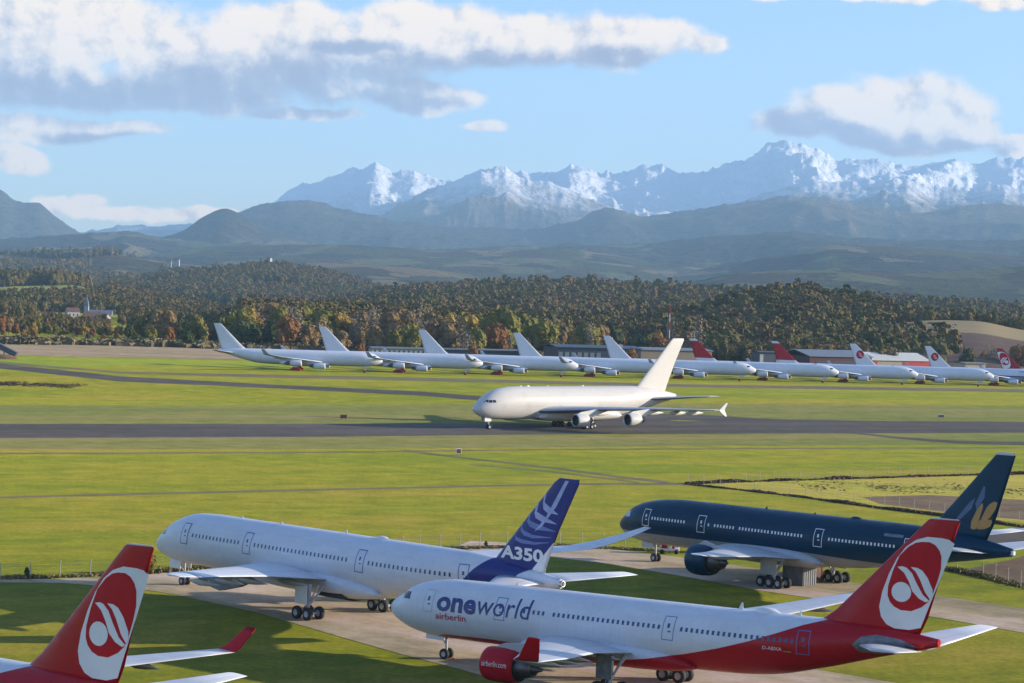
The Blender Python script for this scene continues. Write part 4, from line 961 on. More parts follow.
hR3b, _ = ridge('hills', [(70, 297), (116, 288), (170, 280), (230, 274), (270, 272), (310, 277), (350, 286), (385, 297), (415, 306)], 4300, 1100, 700, 12, m_meadow, 60, 330, 71, du=5, nf=30, nb=8, rid=False)
hR3a, _ = ridge('hills', [(-220, 281), (0, 284), (60, 284), (105, 291), (150, 302), (193, 312), (225, 322)], 2900, 900, 600, 8, m_meadow, 38, 280, 73, du=5, nf=30, nb=8, rid=False)
hR2, _ = ridge('hills', [(310, 322), (345, 313), (385, 304), (430, 300), (480, 296), (560, 294), (640, 297), (700, 302), (800, 306), (900, 313), (960, 315), (1040, 322), (1244, 322)], 2900, 1300, 600, 5, m_near, 52, 340, 79, du=5, nf=36, nb=8, rid=False)
hR1, _ = ridge('hills', [(660, 338), (700, 332), (725, 325), (752, 316), (785, 311), (830, 315), (872, 323), (900, 332), (950, 343)], 1750, 480, 300, 3, m_near, 16, 160, 83, du=5, nf=26, nb=6, rid=False)
m_plough = ground_mat('ploughed_hillside', [(.125, .075, .050), (.155, .10, .065), (.13, .085, .06)], grain=.2)
tp = NT(m_plough.node_tree); bs = m_plough.node_tree.nodes['Principled BSDF']; src = bs.inputs['Base Color'].links[0].from_socket
spz = tp.node('ShaderNodeSeparateXYZ'); tp.l.new(tp.node('ShaderNodeNewGeometry').outputs['Position'], spz.inputs[0])
tp.l.new(tp.mix(tp.ss(spz.outputs[1], 1400, 1408), src, tp.ramp(tp.noise(spz.outputs[1], .05, 2), [(0, (.24, .24, .06)), (.5, (.36, .26, .13)), (1, (.36, .29, .15))])), bs.inputs['Base Color'])
hRb, _ = ridge('ploughed_hill', [(850, 345), (875, 331), (900, 322.5), (940, 320), (975, 321), (1024, 330), (1060, 334), (1244, 330)], 1480, 400, 200, -3, m_plough, 2, 90, 89, du=5, nf=26, nb=6, rid=False, sharp=1.0)

# ------------------------------------------------------------------ trees
rng = np.random.default_rng(5); random.seed(5)
PAL = {'olive': [(.14, .135, .030), (.22, .19, .045)], 'rust': [(.19, .080, .032), (.25, .13, .045)], 'brown': [(.21, .125, .055), (.26, .18, .08)],
       'dark': [(.045, .060, .025), (.075, .09, .032)], 'gold': [(.36, .24, .05), (.30, .19, .045)], 'bare': [(.22, .17, .12), (.29, .23, .16)]}
def leafmat(name, a_, b_):
    t = mat(name, a_, .85, spec=.1)
    oi = t.node('ShaderNodeObjectInfo').outputs['Random']; n = t.noise(t.node('ShaderNodeTexCoord').outputs['Object'], .55, 3, .6)
    f = t.m('ADD', t.m('MULTIPLY', oi, .6), t.m('MULTIPLY', n, .5), clamp=True)
    t.l.new(t.mix(f, a_, b_), t.b.inputs['Base Color'])
    return t.mat
LM = {k: leafmat('foliage_' + k, *v) for k, v in PAL.items()}
t = mat('foliage_mixed', (.1, .1, .03), .85, spec=.1)
oi = t.node('ShaderNodeObjectInfo'); n_ = t.noise(oi.outputs['Location'], .0075, 4, .6); n2_ = t.noise(t.node('ShaderNodeTexCoord').outputs['Object'], .5, 2, .6)
ff = t.m('ADD', t.m('MULTIPLY', oi.outputs['Random'], .42), t.m('MULTIPLY', t.m('SUBTRACT', n_, .28), 1.35), clamp=True)
cc = t.ramp(ff, [(0, (.038, .050, .022)), (.2, (.085, .090, .030)), (.38, (.145, .130, .038)), (.52, (.19, .145, .050)), (.68, (.20, .135, .058)), (.84, (.19, .145, .085)), (1, (.22, .125, .05))])
cc = t.v('SCALE', cc, scale=t.lin(n2_, .3, .7, .70, .94)); t.l.new(cc, t.b.inputs['Base Color']); LM['mixed'] = t.mat
M['bark'] = simple('bark', (.09, .07, .055), .9, var=.3, scale=3)

def crown_mesh(name, h, rad, base, n, leaf, kind, m, seed, core=.88):
    "leaf clumps spread through several lobes; unit metres, foot at z=0"
    g = np.random.default_rng(seed); lobes = []
    if kind == 'conifer':
        for k in range(7):
            u = k / 6; lobes.append((0, 0, base + (h - base) * (.08 + .86 * u), rad * (1.02 - .92 * u), (h - base) * .11))
    elif kind == 'poplar':
        for k in range(5): u = k / 4; lobes.append((g.normal(0, .3), g.normal(0, .3), base + (h - base) * (.15 + .72 * u), rad * (.75 + .3 * math.sin(math.pi * u)), (h - base) * .17))
    else:
        nl = int(g.integers(7, 11))
        for k in range(nl):
            a_ = 2 * math.pi * k / nl + g.uniform(-.4, .4); rr = rad * g.uniform(.30, .62); zz = base + (h - base) * g.uniform(.25, .72)
            lobes.append((rr * math.cos(a_), rr * math.sin(a_), zz, rad * g.uniform(.34, .52), (h - base) * g.uniform(.20, .30)))
        lobes.append((0, 0, base + (h - base) * .74, rad * .5, (h - base) * .27)); lobes.append((0, 0, base + (h - base) * .42, rad * .7, (h - base) * .34))
    w_ = np.array([l[3] ** 2 for l in lobes]); w_ /= w_.sum()
    V = []; Fc = []
    for i in range(n):
        l = lobes[int(g.choice(len(lobes), p=w_))]
        d_ = g.normal(size=3); d_ /= np.linalg.norm(d_); rr = g.uniform(.55, 1.06)
        c = np.array([l[0] + d_[0] * l[3] * rr, l[1] + d_[1] * l[3] * rr, max(base * .6, l[2] + d_[2] * l[4] * rr)])
        nn = d_ * 1.5 + g.normal(size=3) * .55; nn /= np.linalg.norm(nn)
        x_ = np.cross(nn, g.normal(size=3)); x_ /= np.linalg.norm(x_); y_ = np.cross(nn, x_)
        s_ = leaf * g.uniform(.6, 1.3); k = len(V)
        for a_, b_ in ((-1, -.5), (.2, -1), (1, .1), (.3, .9), (-.8, .7)): V.append(c + x_ * a_ * s_ + y_ * b_ * s_ * g.uniform(.6, 1) + nn * s_ * .25 * ((a_ * b_) > 0))
        Fc.append((k, k + 1, k + 2, k + 3, k + 4))
    if kind != 'poplar' and core:
        for l in lobes:
            k = len(V); A_, B_ = 7, 4
            for b_ in range(B_ + 1):
                ph = math.pi * b_ / B_
                for a_ in range(A_):
                    th_ = 2 * math.pi * a_ / A_ + b_ * .4; q_ = core * g.uniform(.86, 1.1)
                    V.append(np.array([l[0] + l[3] * q_ * math.sin(ph) * math.cos(th_), l[1] + l[3] * q_ * math.sin(ph) * math.sin(th_), max(base * .5, l[2] + l[4] * q_ * math.cos(ph))]))
            for b_ in range(B_):
                for a_ in range(A_): Fc.append((k + b_ * A_ + a_, k + b_ * A_ + (a_ + 1) % A_, k + (b_ + 1) * A_ + (a_ + 1) % A_, k + (b_ + 1) * A_ + a_))
    me = bpy.data.meshes.new(name); me.from_pydata([tuple(map(float, q)) for q in V], [], Fc); me.materials.append(m); me.update()
    return me
def trunk_mesh(name, h, rad, base, seed, kind='broad'):
    g = random.Random(seed); mb = MB(); r0 = max(.16, h * .018)
    mb.tube((0, 0, -.3), (g.uniform(-.2, .2), g.uniform(-.2, .2), h * .5), r0, r0 * .6, 7); mb.tube((0, 0, h * .5), (0, 0, h * .9), r0 * .6, r0 * .15, 6)
    if kind == 'broad':
        for k in range(7):
            a_ = k * .9 + g.random(); z0 = h * g.uniform(.22, .55)
            mb.tube((0, 0, z0), (rad * .75 * math.cos(a_), rad * .75 * math.sin(a_), z0 + h * g.uniform(.15, .3)), r0 * .4, r0 * .08, 5)
    me = bpy.data.meshes.new(name); me.from_pydata(mb.v, [], mb.f); me.materials.append(M['bark']); me.update(); return me
def tree_obj(loc, key, label, cat, group, scale, rz, lib):
    root = tag(empty(cat.replace(' ', '_'), loc, rz), label, cat, group); root.scale = (scale,) * 3
    for nm, me in (('trunk', lib[1]), ('crown', lib[0])):
        o = bpy.data.objects.new(nm, me); COL.objects.link(o); o.parent = root
    return root
LIB = {}
for k, col in enumerate(('olive', 'rust', 'brown', 'dark', 'gold', 'bare')):
    for j in range(2):
        hh, rr = (15, 6.0 + j) if col != 'bare' else (16, 5.0)
        LIB[(col, j)] = (crown_mesh('crown', hh, rr, 1.0, 680 if col != 'bare' else 520, .52 if col != 'bare' else .34, 'broad', LM[col], 10 * k + j, 0 if col == 'bare' else .8), trunk_mesh('trunk', hh, rr, 2, k * 3 + j))
LIB[('conifer', 0)] = (crown_mesh('crown', 16, 3.4, 1.0, 500, .5, 'conifer', LM['dark'], 91), trunk_mesh('trunk', 16, 3, 2, 91, 'c'))
LIB[('poplar', 0)] = (crown_mesh('crown', 18, 2.4, 1.5, 420, .42, 'poplar', LM['bare'], 92), trunk_mesh('trunk', 18, 2, 2, 92, 'c'))
HT = {k: (16 if k[0] in ('bare', 'conifer') else 18 if k[0] == 'poplar' else 15) for k in LIB}
DESC = {'olive': 'olive green broadleaf tree', 'rust': 'rust orange autumn tree', 'brown': 'brown autumn tree', 'dark': 'dark green bushy tree', 'gold': 'golden yellow autumn tree', 'bare': 'thin grey brown nearly bare tree', 'conifer': 'dark pointed conifer', 'poplar': 'slender upright bare poplar'}
ZONE = [(-99, 'at the far left edge'), (55, 'below the church'), (110, 'in front of the village fields'), (165, 'just left of the parked row'), (215, 'behind the leftmost stored tail'), (270, 'above the leftmost stored fuselage'), (325, 'behind the second stored tail'), (375, 'above the second stored fuselage'), (425, 'behind the third stored tail'), (475, 'above the third stored fuselage'), (520, 'behind the fourth stored tail'), (560, 'behind the dark hangar'), (605, 'behind the fifth stored tail'), (650, 'beside the banded mast'), (700, 'behind the first red stored tail'), (745, 'between the two red stored tails'), (785, 'behind the second red stored tail'), (820, 'behind the dark red warehouse'), (870, 'behind the cream-roofed shed'), (930, 'below the ploughed hillside'), (985, 'at the right end of the row')]
TOPV = [(-40, 306), (0, 312), (30, 318), (60, 327), (100, 326), (130, 322), (160, 312), (200, 316), (240, 304), (280, 302), (330, 306), (380, 309), (430, 304), (470, 306), (520, 312), (560, 318), (600, 325), (640, 328), (700, 333), (760, 336), (800, 338), (860, 345), (900, 350), (960, 348), (1000, 346), (1060, 350)]
def tree_line(u, Y, topv, key=None, keys=None):
    key = key or keys[int(rng.integers(len(keys)))]
    if not isinstance(key, tuple): key = (key, int(rng.integers(2)) if (key, 1) in LIB else 0)
    q = at(u, 300, Y); zg = float(gz(q.x, Y)); top = at(u, topv, Y).z; hgt = max(4.5, min(26, top - zg))
    z_ = [d_ for a_, d_ in ZONE if u >= a_] or [ZONE[0][1]]
    tree_obj((q.x, Y, zg - .2), key, ('tall ' if hgt > 17 else 'low ' if hgt < 10 else '') + DESC[key[0]] + ' ' + z_[-1], 'tree', 'trees lining the far side of the airfield', hgt / HT[key], float(rng.uniform(0, 6.28)), LIB[key])
us_ = np.arange(-18, 1045, 8.5)
for u in us_:
    u = float(u + rng.uniform(-3, 3)); Y = float(rng.uniform(1120, 1200)) + (110 if u > 545 else 0); tv = float(pchip(u, TOPV)) + float(rng.uniform(-5, 9))
    ks = ['olive', 'rust', 'gold', 'brown', 'olive', 'brown'] if u < 120 else ['dark', 'dark', 'olive', 'brown'] if u < 215 else ['brown', 'bare', 'olive', 'bare', 'brown', 'gold'] if u < 470 else ['olive', 'dark', 'olive', 'brown', 'gold'] if u < 600 else ['olive', 'brown', 'rust', 'dark', 'bare']
    tree_line(u, Y, tv, keys=ks)
for u in np.arange(-14, 1040, 17):
    u = float(u + rng.uniform(-5, 5)); tree_line(u, float(rng.uniform(1085, 1115)) + max(0, (u - 500) * .12) + (120 if u > 545 else 0), float(pchip(u, TOPV)) + float(rng.uniform(12, 24)), keys=['olive', 'brown', 'rust', 'olive', 'bare', 'dark'])
for u, v in ((958, 343), (966, 345), (951, 347), (845, 345)): tree_line(u, 1290, v, ('conifer', 0))
for u, v in ((283, 300), (286, 303), (150, 322), (700, 315), (672, 318), (590, 322)): tree_line(u, 1180, v, ('poplar', 0))
for u, v in ((329, 341), (362, 342), (475, 343), (634, 347)): tree_line(u, 1040, v, ('rust', 0))

# ---- woods that read as one mass: instanced on a point cloud
lowcol = bpy.data.collections.new('woodland_sources')
for j, (hh, rr, kd) in enumerate(((14, 6, 'broad'), (13, 5.4, 'broad'), (15, 6.4, 'broad'), (16, 4.5, 'broad'), (15, 3.2, 'conifer'), (15, 5.2, 'thin'), (17, 2.6, 'poplar'))):
    o = bpy.data.objects.new('woodland_tree', crown_mesh('woodland_crown', hh, rr, .8, 150 if kd != 'thin' else 260, .85 if kd != 'thin' else .5, kd, LM['mixed'], 300 + j, .95 if kd != 'thin' else 0)); lowcol.objects.link(o)
def proj(x, y, z):
    z = z - H; dd = y * _cp - z * _sp; vv = z * _cp + y * _sp; a_, b_ = F * x / dd, -F * vv / dd
    return 512 + a_ * _c - b_ * _s, 341.5 + a_ * _s + b_ * _c
def inside(u, v, poly):
    r_ = np.zeros(len(u), bool); n = len(poly)
    for i in range(n):
        (x1, y1), (x2, y2) = poly[i], poly[(i + 1) % n]
        c_ = ((y1 > v) != (y2 > v)) & (u < (x2 - x1) * (v - y1) / (y2 - y1 + 1e-9) + x1); r_ ^= c_
    return r_
def scatter(n, u0, u1, y0, y1, hf, sc0, sc1, clear=(), gap=.0, gs=160.0, seed=0, zoff=-.5):
    g = np.random.default_rng(seed)
    Y = np.sqrt(g.uniform(y0 * y0, y1 * y1, n)); t_ = (g.uniform(u0, u1, n) - 512) / F; X = t_ * Y
    Z = hf(X, Y) if hf is gz else hf(t_, Y)
    keep = np.ones(n, bool)
    if gap > 0: keep &= fbm(X / gs, Y / gs, 500 + seed, 3) > gap
    u, v = proj(X, Y, Z)
    for pol in clear: keep &= ~inside(u, v, pol)
    s_ = g.uniform(sc0, sc1, n)
    return np.stack([X, Y, Z + zoff, s_], 1)[keep]
fields = [[(-30, 289), (40, 285), (70, 287), (112, 292), (104, 304), (60, 303), (20, 306), (-30, 308)]]
flat_clear = [[(-50, 318), (60, 318), (230, 322), (230, 334), (-50, 328)], [(60, 318), (250, 316), (230, 346), (110, 336)]]
pts_ = [scatter(1300, -60, 235, 1200, 1500, gz, .30, .52, [[(110, 310), (150, 310), (150, 345), (110, 345)]], .42, 60, seed=1), scatter(2300, 240, 560, 1200, 1500, gz, .8, 1.35, [], .0, seed=13), scatter(1500, -60, 240, 1500, 2150, gz, .4, .75, [[(38, 308), (118, 308), (118, 332), (38, 332)]], .46, 110, seed=14), scatter(1500, 560, 890, 1330, 1500, gz, .75, 1.3, [], .0, seed=11), scatter(260, 890, 1084, 1300, 1360, gz, .5, .8, [], .0, seed=12), scatter(4800, 240, 880, 1500, 2150, gz, .8, 1.4, [], .40, 130, seed=2),
        scatter(3600, 655, 960, 1290, 1800, hR1, .95, 1.6, [], .22, 60, seed=3), scatter(15000, 290, 1100, 1650, 3050, hR2, .9, 1.7, [], .33, 170, seed=4),
        scatter(14000, -60, 240, 2000, 3000, hR3a, .8, 1.3, fields, .50, 240, seed=5), scatter(13000, 60, 420, 3200, 4400, hR3b, 1.0, 1.6, [], .42, 220, seed=6),
        scatter(12000, -60, 560, 4500, 6300, hR3c, 1.1, 1.8, [], .57, 420, seed=7),
        scatter(260, 850, 1090, 1500, 1560, hRb, .6, .9, [], 0, seed=8), scatter(1200, 690, 900, 1200, 1420, gz, .5, .85, [], .0, seed=9)]
PT = np.concatenate(pts_)
me = bpy.data.meshes.new('woodland'); me.vertices.add(len(PT)); me.vertices.foreach_set('co', PT[:, :3].astype(np.float32).ravel())
at_ = me.attributes.new('size', 'FLOAT', 'POINT'); at_.data.foreach_set('value', PT[:, 3].astype(np.float32)); me.update()
wood = bpy.data.objects.new('woodland', me); COL.objects.link(wood); tag(wood, 'mixed autumn woodland covering the hills beyond the airfield', 'woodland', kind='stuff')
ng = bpy.data.node_groups.new('scatter_trees', 'GeometryNodeTree')
ng.interface.new_socket('Geometry', in_out='INPUT', socket_type='NodeSocketGeometry'); ng.interface.new_socket('Geometry', in_out='OUTPUT', socket_type='NodeSocketGeometry')
N_ = ng.nodes; Lk = ng.links
gi = N_.new('NodeGroupInput'); go = N_.new('NodeGroupOutput'); iop = N_.new('GeometryNodeInstanceOnPoints'); ci = N_.new('GeometryNodeCollectionInfo')
ci.inputs['Collection'].default_value = lowcol; ci.inputs['Separate Children'].default_value = True; ci.inputs['Reset Children'].default_value = True
ra = N_.new('GeometryNodeInputNamedAttribute'); ra.data_type = 'FLOAT'; ra.inputs['Name'].default_value = 'size'
rr_ = N_.new('FunctionNodeRandomValue'); rr_.data_type = 'FLOAT_VECTOR'; rr_.inputs['Max'].default_value = (0, 0, 6.283)
Lk.new(gi.outputs[0], iop.inputs['Points']); Lk.new(ci.outputs[0], iop.inputs['Instance']); iop.inputs['Pick Instance'].default_value = True
Lk.new(rr_.outputs[0], iop.inputs['Rotation']); Lk.new(ra.outputs[0], iop.inputs['Scale']); Lk.new(iop.outputs[0], go.inputs[0])
wood.modifiers.new('scatter', 'NODES').node_group = ng

# ------------------------------------------------------------------ buildings beyond the row
def shed(name, label, u0, u1, vtop, Y, depth, wall, roof, ridge_=1.2, panels=(), Yoff=0, vbase=None, doors=0, rot=0.0):
    p0 = at(u0, 350, Y); p1 = at(u1, 350, Y + Yoff); zg = min(float(gz(p0.x, Y)), float(gz(p1.x, Y + Yoff))) - .3
    h_ = at((u0 + u1) / 2, vtop, Y).z - zg - ridge_; L_ = (p1 - p0).length
    root = tag(empty(name, (p0.x, Y, zg), math.atan2(Yoff, p1.x - p0.x)), label, 'building')
    mb = MB(); mb.box(0, L_, 0, depth, 0, h_); mb.build('wall', wall, root)
    v = [(-.6, -.8, h_ + .03), (L_ + .6, -.8, h_ + .03), (L_ + .6, depth / 2, h_ + ridge_), (-.6, depth / 2, h_ + ridge_), (-.6, depth + .8, h_ + .03), (L_ + .6, depth + .8, h_ + .03)]
    v += [(a_, b_, c_ + .3) for a_, b_, c_ in v]
    mk('roof', v, [(0, 1, 2, 3), (3, 2, 5, 4), (6, 7, 8, 9), (9, 8, 11, 10), (0, 1, 7, 6), (4, 5, 11, 10), (0, 3, 9, 6), (3, 4, 10, 9), (1, 2, 8, 7), (2, 5, 11, 8)], roof, root)
    for a_, b_, c_, d_, mm in panels:
        mb = MB(); mb.box(a_ * L_, b_ * L_, -.12, .02, c_ * h_, d_ * h_); mb.build('wall_panel', mm, root)
    for k in range(doors):
        x_ = L_ * (k + .5) / doors; mb = MB(); mb.box(x_ - 1.6, x_ + 1.6, -.10, .02, 0, min(3.6, h_ * .7)); mb.build('door', M['lightgrey'], root)
    return root
w_dk = simple('dark_blue_cladding', (.045, .060, .085), .5, var=.1); w_tan = simple('tan_wall', (.26, .21, .15), .8, var=.1); w_red = simple('dark_red_wall', (.10, .03, .03), .7)
r_gr = simple('grey_roof', (.20, .22, .24), .6); r_wh = simple('cream_roof', (.70, .66, .55), .5); w_rd = simple('bright_red_panel', (.55, .05, .035), .5); w_wh = simple('pale_render', (.40, .385, .36), .7); r_tile = simple('brown_tile_roof', (.16, .08, .055), .8, var=.2)
w_bge = simple('beige_wall', (.42, .36, .27), .7)
shed('hangar', 'long dark blue-grey hangar behind the fourth stored airliner', 557, 641, 346.5, 1060, 30, w_dk, w_dk, 1.0, [(.02 + .075 * k, .07 + .075 * k, .1, .75, r_gr) for k in range(7)] + [(.62, .78, .86, 1.25, w_wh)], 8)
shed('workshop', 'long tan workshop with a grey roof beside the dark hangar', 630, 712, 349, 1085, 24, w_tan, r_gr, .9, [], 12, doors=3)
shed('warehouse', 'blue-grey roofed warehouse with dark red walls', 810, 872, 351.5, 1150, 34, w_red, r_gr, 3.0, [(.1, .9, .3, .7, w_dk)], 12)
shed('shed', 'cream-roofed long shed with bright red wall panels', 870, 930, 354, 1185, 30, w_bge, r_wh, 3.8, [(.0, .13, .05, .95, w_rd), (.55, 1.0, .05, .95, w_rd), (.15, .5, .5, .6, w_tan)], 12)
shed('cabin', 'small dark cabin with a white container beside the red-tailed row', 760, 783, 352, 1110, 10, w_dk, w_dk, .4, [(.0, .15, .2, .9, w_wh), (.72, .95, .3, .9, w_wh)], 4)
shed('boundary_building', 'low beige building under the autumn trees at the right', 966, 986, 363, 1200, 12, w_bge, w_tan, .5, [], 4)
shed('long_shed', 'low white glazed shed behind the second stored airliner', 372, 432, 348.0, 1065, 8, w_wh, r_gr, .5, [(.04 + .08 * k, .07 + .08 * k, .1, .8, w_dk) for k in range(11)], 8)
shed('long_shed', 'low grey shed right of the long white one', 436, 520, 349.5, 1080, 9, w_dk, r_gr, .5, [], 8)
hs = [(53, 316, 1700), (66, 319, 1640), (76, 312, 1800), (98, 317, 1690), (106, 318, 1720), (152, 335, 1290), (160, 338, 1270), (202, 340, 1230), (196, 336, 1300), (170, 260, 4600), (178, 259, 4650), (270, 258, 5200)]
HL = ['white gabled village house below the church', 'white house with a dark roof, right of the first village house', 'pale house among the trees left of the church spire', 'long white village house right of the church spire', 'pale house at the right end of the village',
      'pale low house between dark trees left of the parked row', 'second low house just left of the parked row', 'white-walled cottage close behind the first stored tail', 'pale cottage in the trees left of the first stored tail', 'white farmhouse on the far left hillside', 'white barn beside the hillside farmhouse', 'white building on top of the wooded ridge']
for k, (u, v, Y) in enumerate(hs):
    q = at(u, v, Y); L_ = (10 if Y < 2000 else 11) * (1.6 if k == 3 else 1); z0 = q.z - (5.0 if Y < 2000 else 7.5)
    if Y < 2000: z0 = min(z0, float(gz(q.x, Y)) + 6)
    root = tag(empty('house', (q.x, Y - 15, z0), rng.uniform(-.5, .5)), HL[k], 'house', 'village houses' if Y < 2000 else None)
    mb = MB(); mb.box(-L_ / 2, L_ / 2, -4, 4, -8, 5.5); mb.add([(-L_ / 2, -4, 5.5), (-L_ / 2, 4, 5.5), (-L_ / 2, 0, 8.2), (L_ / 2, -4, 5.5), (L_ / 2, 4, 5.5), (L_ / 2, 0, 8.2)], [(0, 1, 2), (3, 5, 4)]); mb.build('wall', w_wh, root)
    v = [(-L_ / 2 - .4, -4.5, 5.3), (L_ / 2 + .4, -4.5, 5.3), (L_ / 2 + .4, 0, 8.4), (-L_ / 2 - .4, 0, 8.4), (-L_ / 2 - .4, 4.5, 5.3), (L_ / 2 + .4, 4.5, 5.3)]; v += [(a_, b_, c_ + .25) for a_, b_, c_ in v]
    rf = mk('roof', v, [(0, 1, 2, 3), (3, 2, 5, 4), (6, 7, 8, 9), (9, 8, 11, 10), (0, 1, 7, 6), (4, 5, 11, 10), (0, 3, 9, 6), (3, 4, 10, 9), (1, 2, 8, 7), (2, 5, 11, 8)], r_tile, root)
    mb = MB(); mb.box(L_ * .2, L_ * .2 + .8, -.4, .4, 7.5, 9.4); mb.build('chimney', r_tile, rf)
    for xw in (-.3, 0, .3):
        mb = MB(); mb.box(xw * L_ - .5, xw * L_ + .5, -4.06, -3.98, 2.2, 3.8); mb.build('window', M['glass'], root)
q = at(86.5, 310, 1900); root = tag(empty('church', (q.x, 1900, q.z - 12)), 'village church with a thin pointed grey spire', 'church')
mb = MB(); mb.box(-1.9, 1.9, -1.9, 1.9, 0, 15); mb.build('tower', w_wh, root)
mk('spire', [(-2.0, -2.0, 15), (2.0, -2.0, 15), (2.0, 2.0, 15), (-2.0, 2.0, 15), (0, 0, 26)], [(0, 1, 4), (1, 2, 4), (2, 3, 4), (3, 0, 4), (3, 2, 1, 0)], r_gr, root)
mb = MB(); mb.box(1.95, 22, -5, 5, 0, 8); mb.build('nave', w_wh, root)
mk('nave_roof', [(3, -5.5, 7.8), (22.4, -5.5, 7.8), (22.4, 0, 12.5), (3, 0, 12.5), (3, 5.5, 7.8), (22.4, 5.5, 7.8)], [(0, 1, 2, 3), (3, 2, 5, 4), (1, 5, 2), (0, 3, 4)], r_gr, root)
q = at(669, 345, 1150); zt = at(669, 305, 1150).z; zb_ = float(gz(q.x, 1150))
root = tag(empty('mast', (q.x, 1150, zb_)), 'tall thin mast banded red and white in front of the wood', 'mast'); nb_ = 7
for k in range(nb_):
    hz_ = (zt - zb_) / nb_; mb = MB(); mb.tube((0, 0, hz_ * k), (0, 0, hz_ * (k + 1)), .24 - .015 * k, .22 - .015 * k, 8); mb.build('band', M['white'] if k % 2 else M['red'], root)
q = at(694, 350, 1120); root = tag(empty('light_pole', (q.x, 1120, 1)), 'thin pale lighting pole left of the first red-tailed stored airliner', 'pole')
mb = MB(); mb.tube((0, 0, 0), (0, 0, at(694, 331, 1120).z - 1), .15, .10, 6); mb.build('shaft', M['lightgrey'], root); mb = MB(); mb.box(-.8, .8, -.2, .2, at(694, 331, 1120).z - 1.2, at(694, 331, 1120).z - .9); mb.build('lamp_head', M['lightgrey'], root)

# ------------------------------------------------------------------ small things on the airfield
q = gndz(8, 357.5); root = tag(empty('blast_screen', q), 'slanted dark grey metal screen at the far left edge of the airfield', 'screen')
mb = MB(); v = [(-7.0, 0, 4.9), (2.6, 0, .3), (3.6, 0, 2.0), (-6.0, 0, 6.6)]; v = [(a_, b_ + dy, c_) for dy in (-1.6, 1.6) for a_, b_, c_ in v]
mb.add(v, [(0, 1, 2, 3), (7, 6, 5, 4), (0, 4, 5, 1), (1, 5, 6, 2), (2, 6, 7, 3), (3, 7, 4, 0)]); mb.build('panel', simple('weathered_grey_metal', (.10, .10, .11), .6), root)
for x_ in (-5.5, -1.5): mb = MB(); mb.tube((x_, 0, 0), (x_, 0, 4.2 - (x_ + 5.5) * .5), .2, .2, 6); mb.build('leg', M['darksteel'], root)
q = gndz(3, 358.5); root = tag(mk('earth_mound', [(q.x + 6 * math.cos(t_) * r_, q.y + 5 * math.sin(t_) * r_, q.z + h_) for r_, h_ in ((1, -.2), (.8, .7), (.45, 1.4)) for t_ in [2 * math.pi * i / 14 for i in range(14)]] + [(q.x, q.y, q.z + 1.6)],
    [(k * 14 + i, k * 14 + (i + 1) % 14, (k + 1) * 14 + (i + 1) % 14, (k + 1) * 14 + i) for k in range(2) for i in range(14)] + [(28 + i, 28 + (i + 1) % 14, 42) for i in range(14)], m_soil, smooth=True), 'small brown earth mound under the slanted screen', 'mound')
def sign_box(u, v, label, w_, h_, mcol, name='taxiway_sign', cat='sign', face=None):
    q = gndz(u, v); root = tag(empty(name, q, R(20)), label, cat); mb = MB(); mb.box(-w_ / 2, w_ / 2, -.15, .15, .35, h_); mb.build('board', mcol, root)
    mb = MB(); mb.box(-w_ / 2 + .1, w_ / 2 - .1, -.17, -.152, .45, h_ - .1); mb.build('face', face or mcol, root)
    for x_ in (-w_ * .35, w_ * .35): mb = MB(); mb.tube((x_, 0, 0), (x_, 0, .36), .06, .06, 6); mb.build('leg', M['darksteel'], root)
sign_box(343.5, 420, 'small dark sign board on grass left of the double-deck jet', 1.9, 1.5, M['gold'], face=M['black'])
sign_box(458.5, 455.5, 'small dark-faced white sign in front of the double-deck jet\'s nose', 1.2, 1.5, M['white'], face=simple('maroon_face', (.12, .03, .03), .6))
sign_box(941, 419, 'small dark sign board by the taxiway at the right', 2.2, 1.4, M['lightgrey'], face=M['black'])
# barrow of red and white gear under the dark blue jet's nose
q = gnd(668, 553.5); root = tag(empty('ground_power_cart', q, R(-8)), 'white and red equipment cart under the dark blue airliner\'s nose', 'cart')
mb = MB(); mb.box(-1.1, 1.5, -.7, .7, .45, .75); mb.build('chassis', M['white'], root)
mb = MB(); mb.box(-1.0, -.1, -.6, .6, .76, 1.7); mb.box(.5, .9, -.5, .5, .76, 1.4); mb.build('tank', M['red'], root)
mb = MB()
for x_ in (0.05, .45, .95, 1.4): mb.tube((x_, -.62, .7), (x_ + .15, -.62, 1.75), .06, .06, 6); mb.tube((x_, .62, .7), (x_ + .15, .62, 1.75), .06, .06, 6)
mb.tube((.05, -.62, 1.7), (1.55, -.62, 1.75), .06, .06, 6); mb.tube((.05, .62, 1.7), (1.55, .62, 1.75), .06, .06, 6); mb.build('rail', M['white'], root)
for x_ in (-.8, 1.2):
    for y_ in (-.7, .7): mb = MB(); mb.lathe([(-.12, .01), (-.12, .3), (.12, .3), (.12, .01)], (x_, y_, .32), 'y', 12); mb.build('wheel', M['tyre'], root)
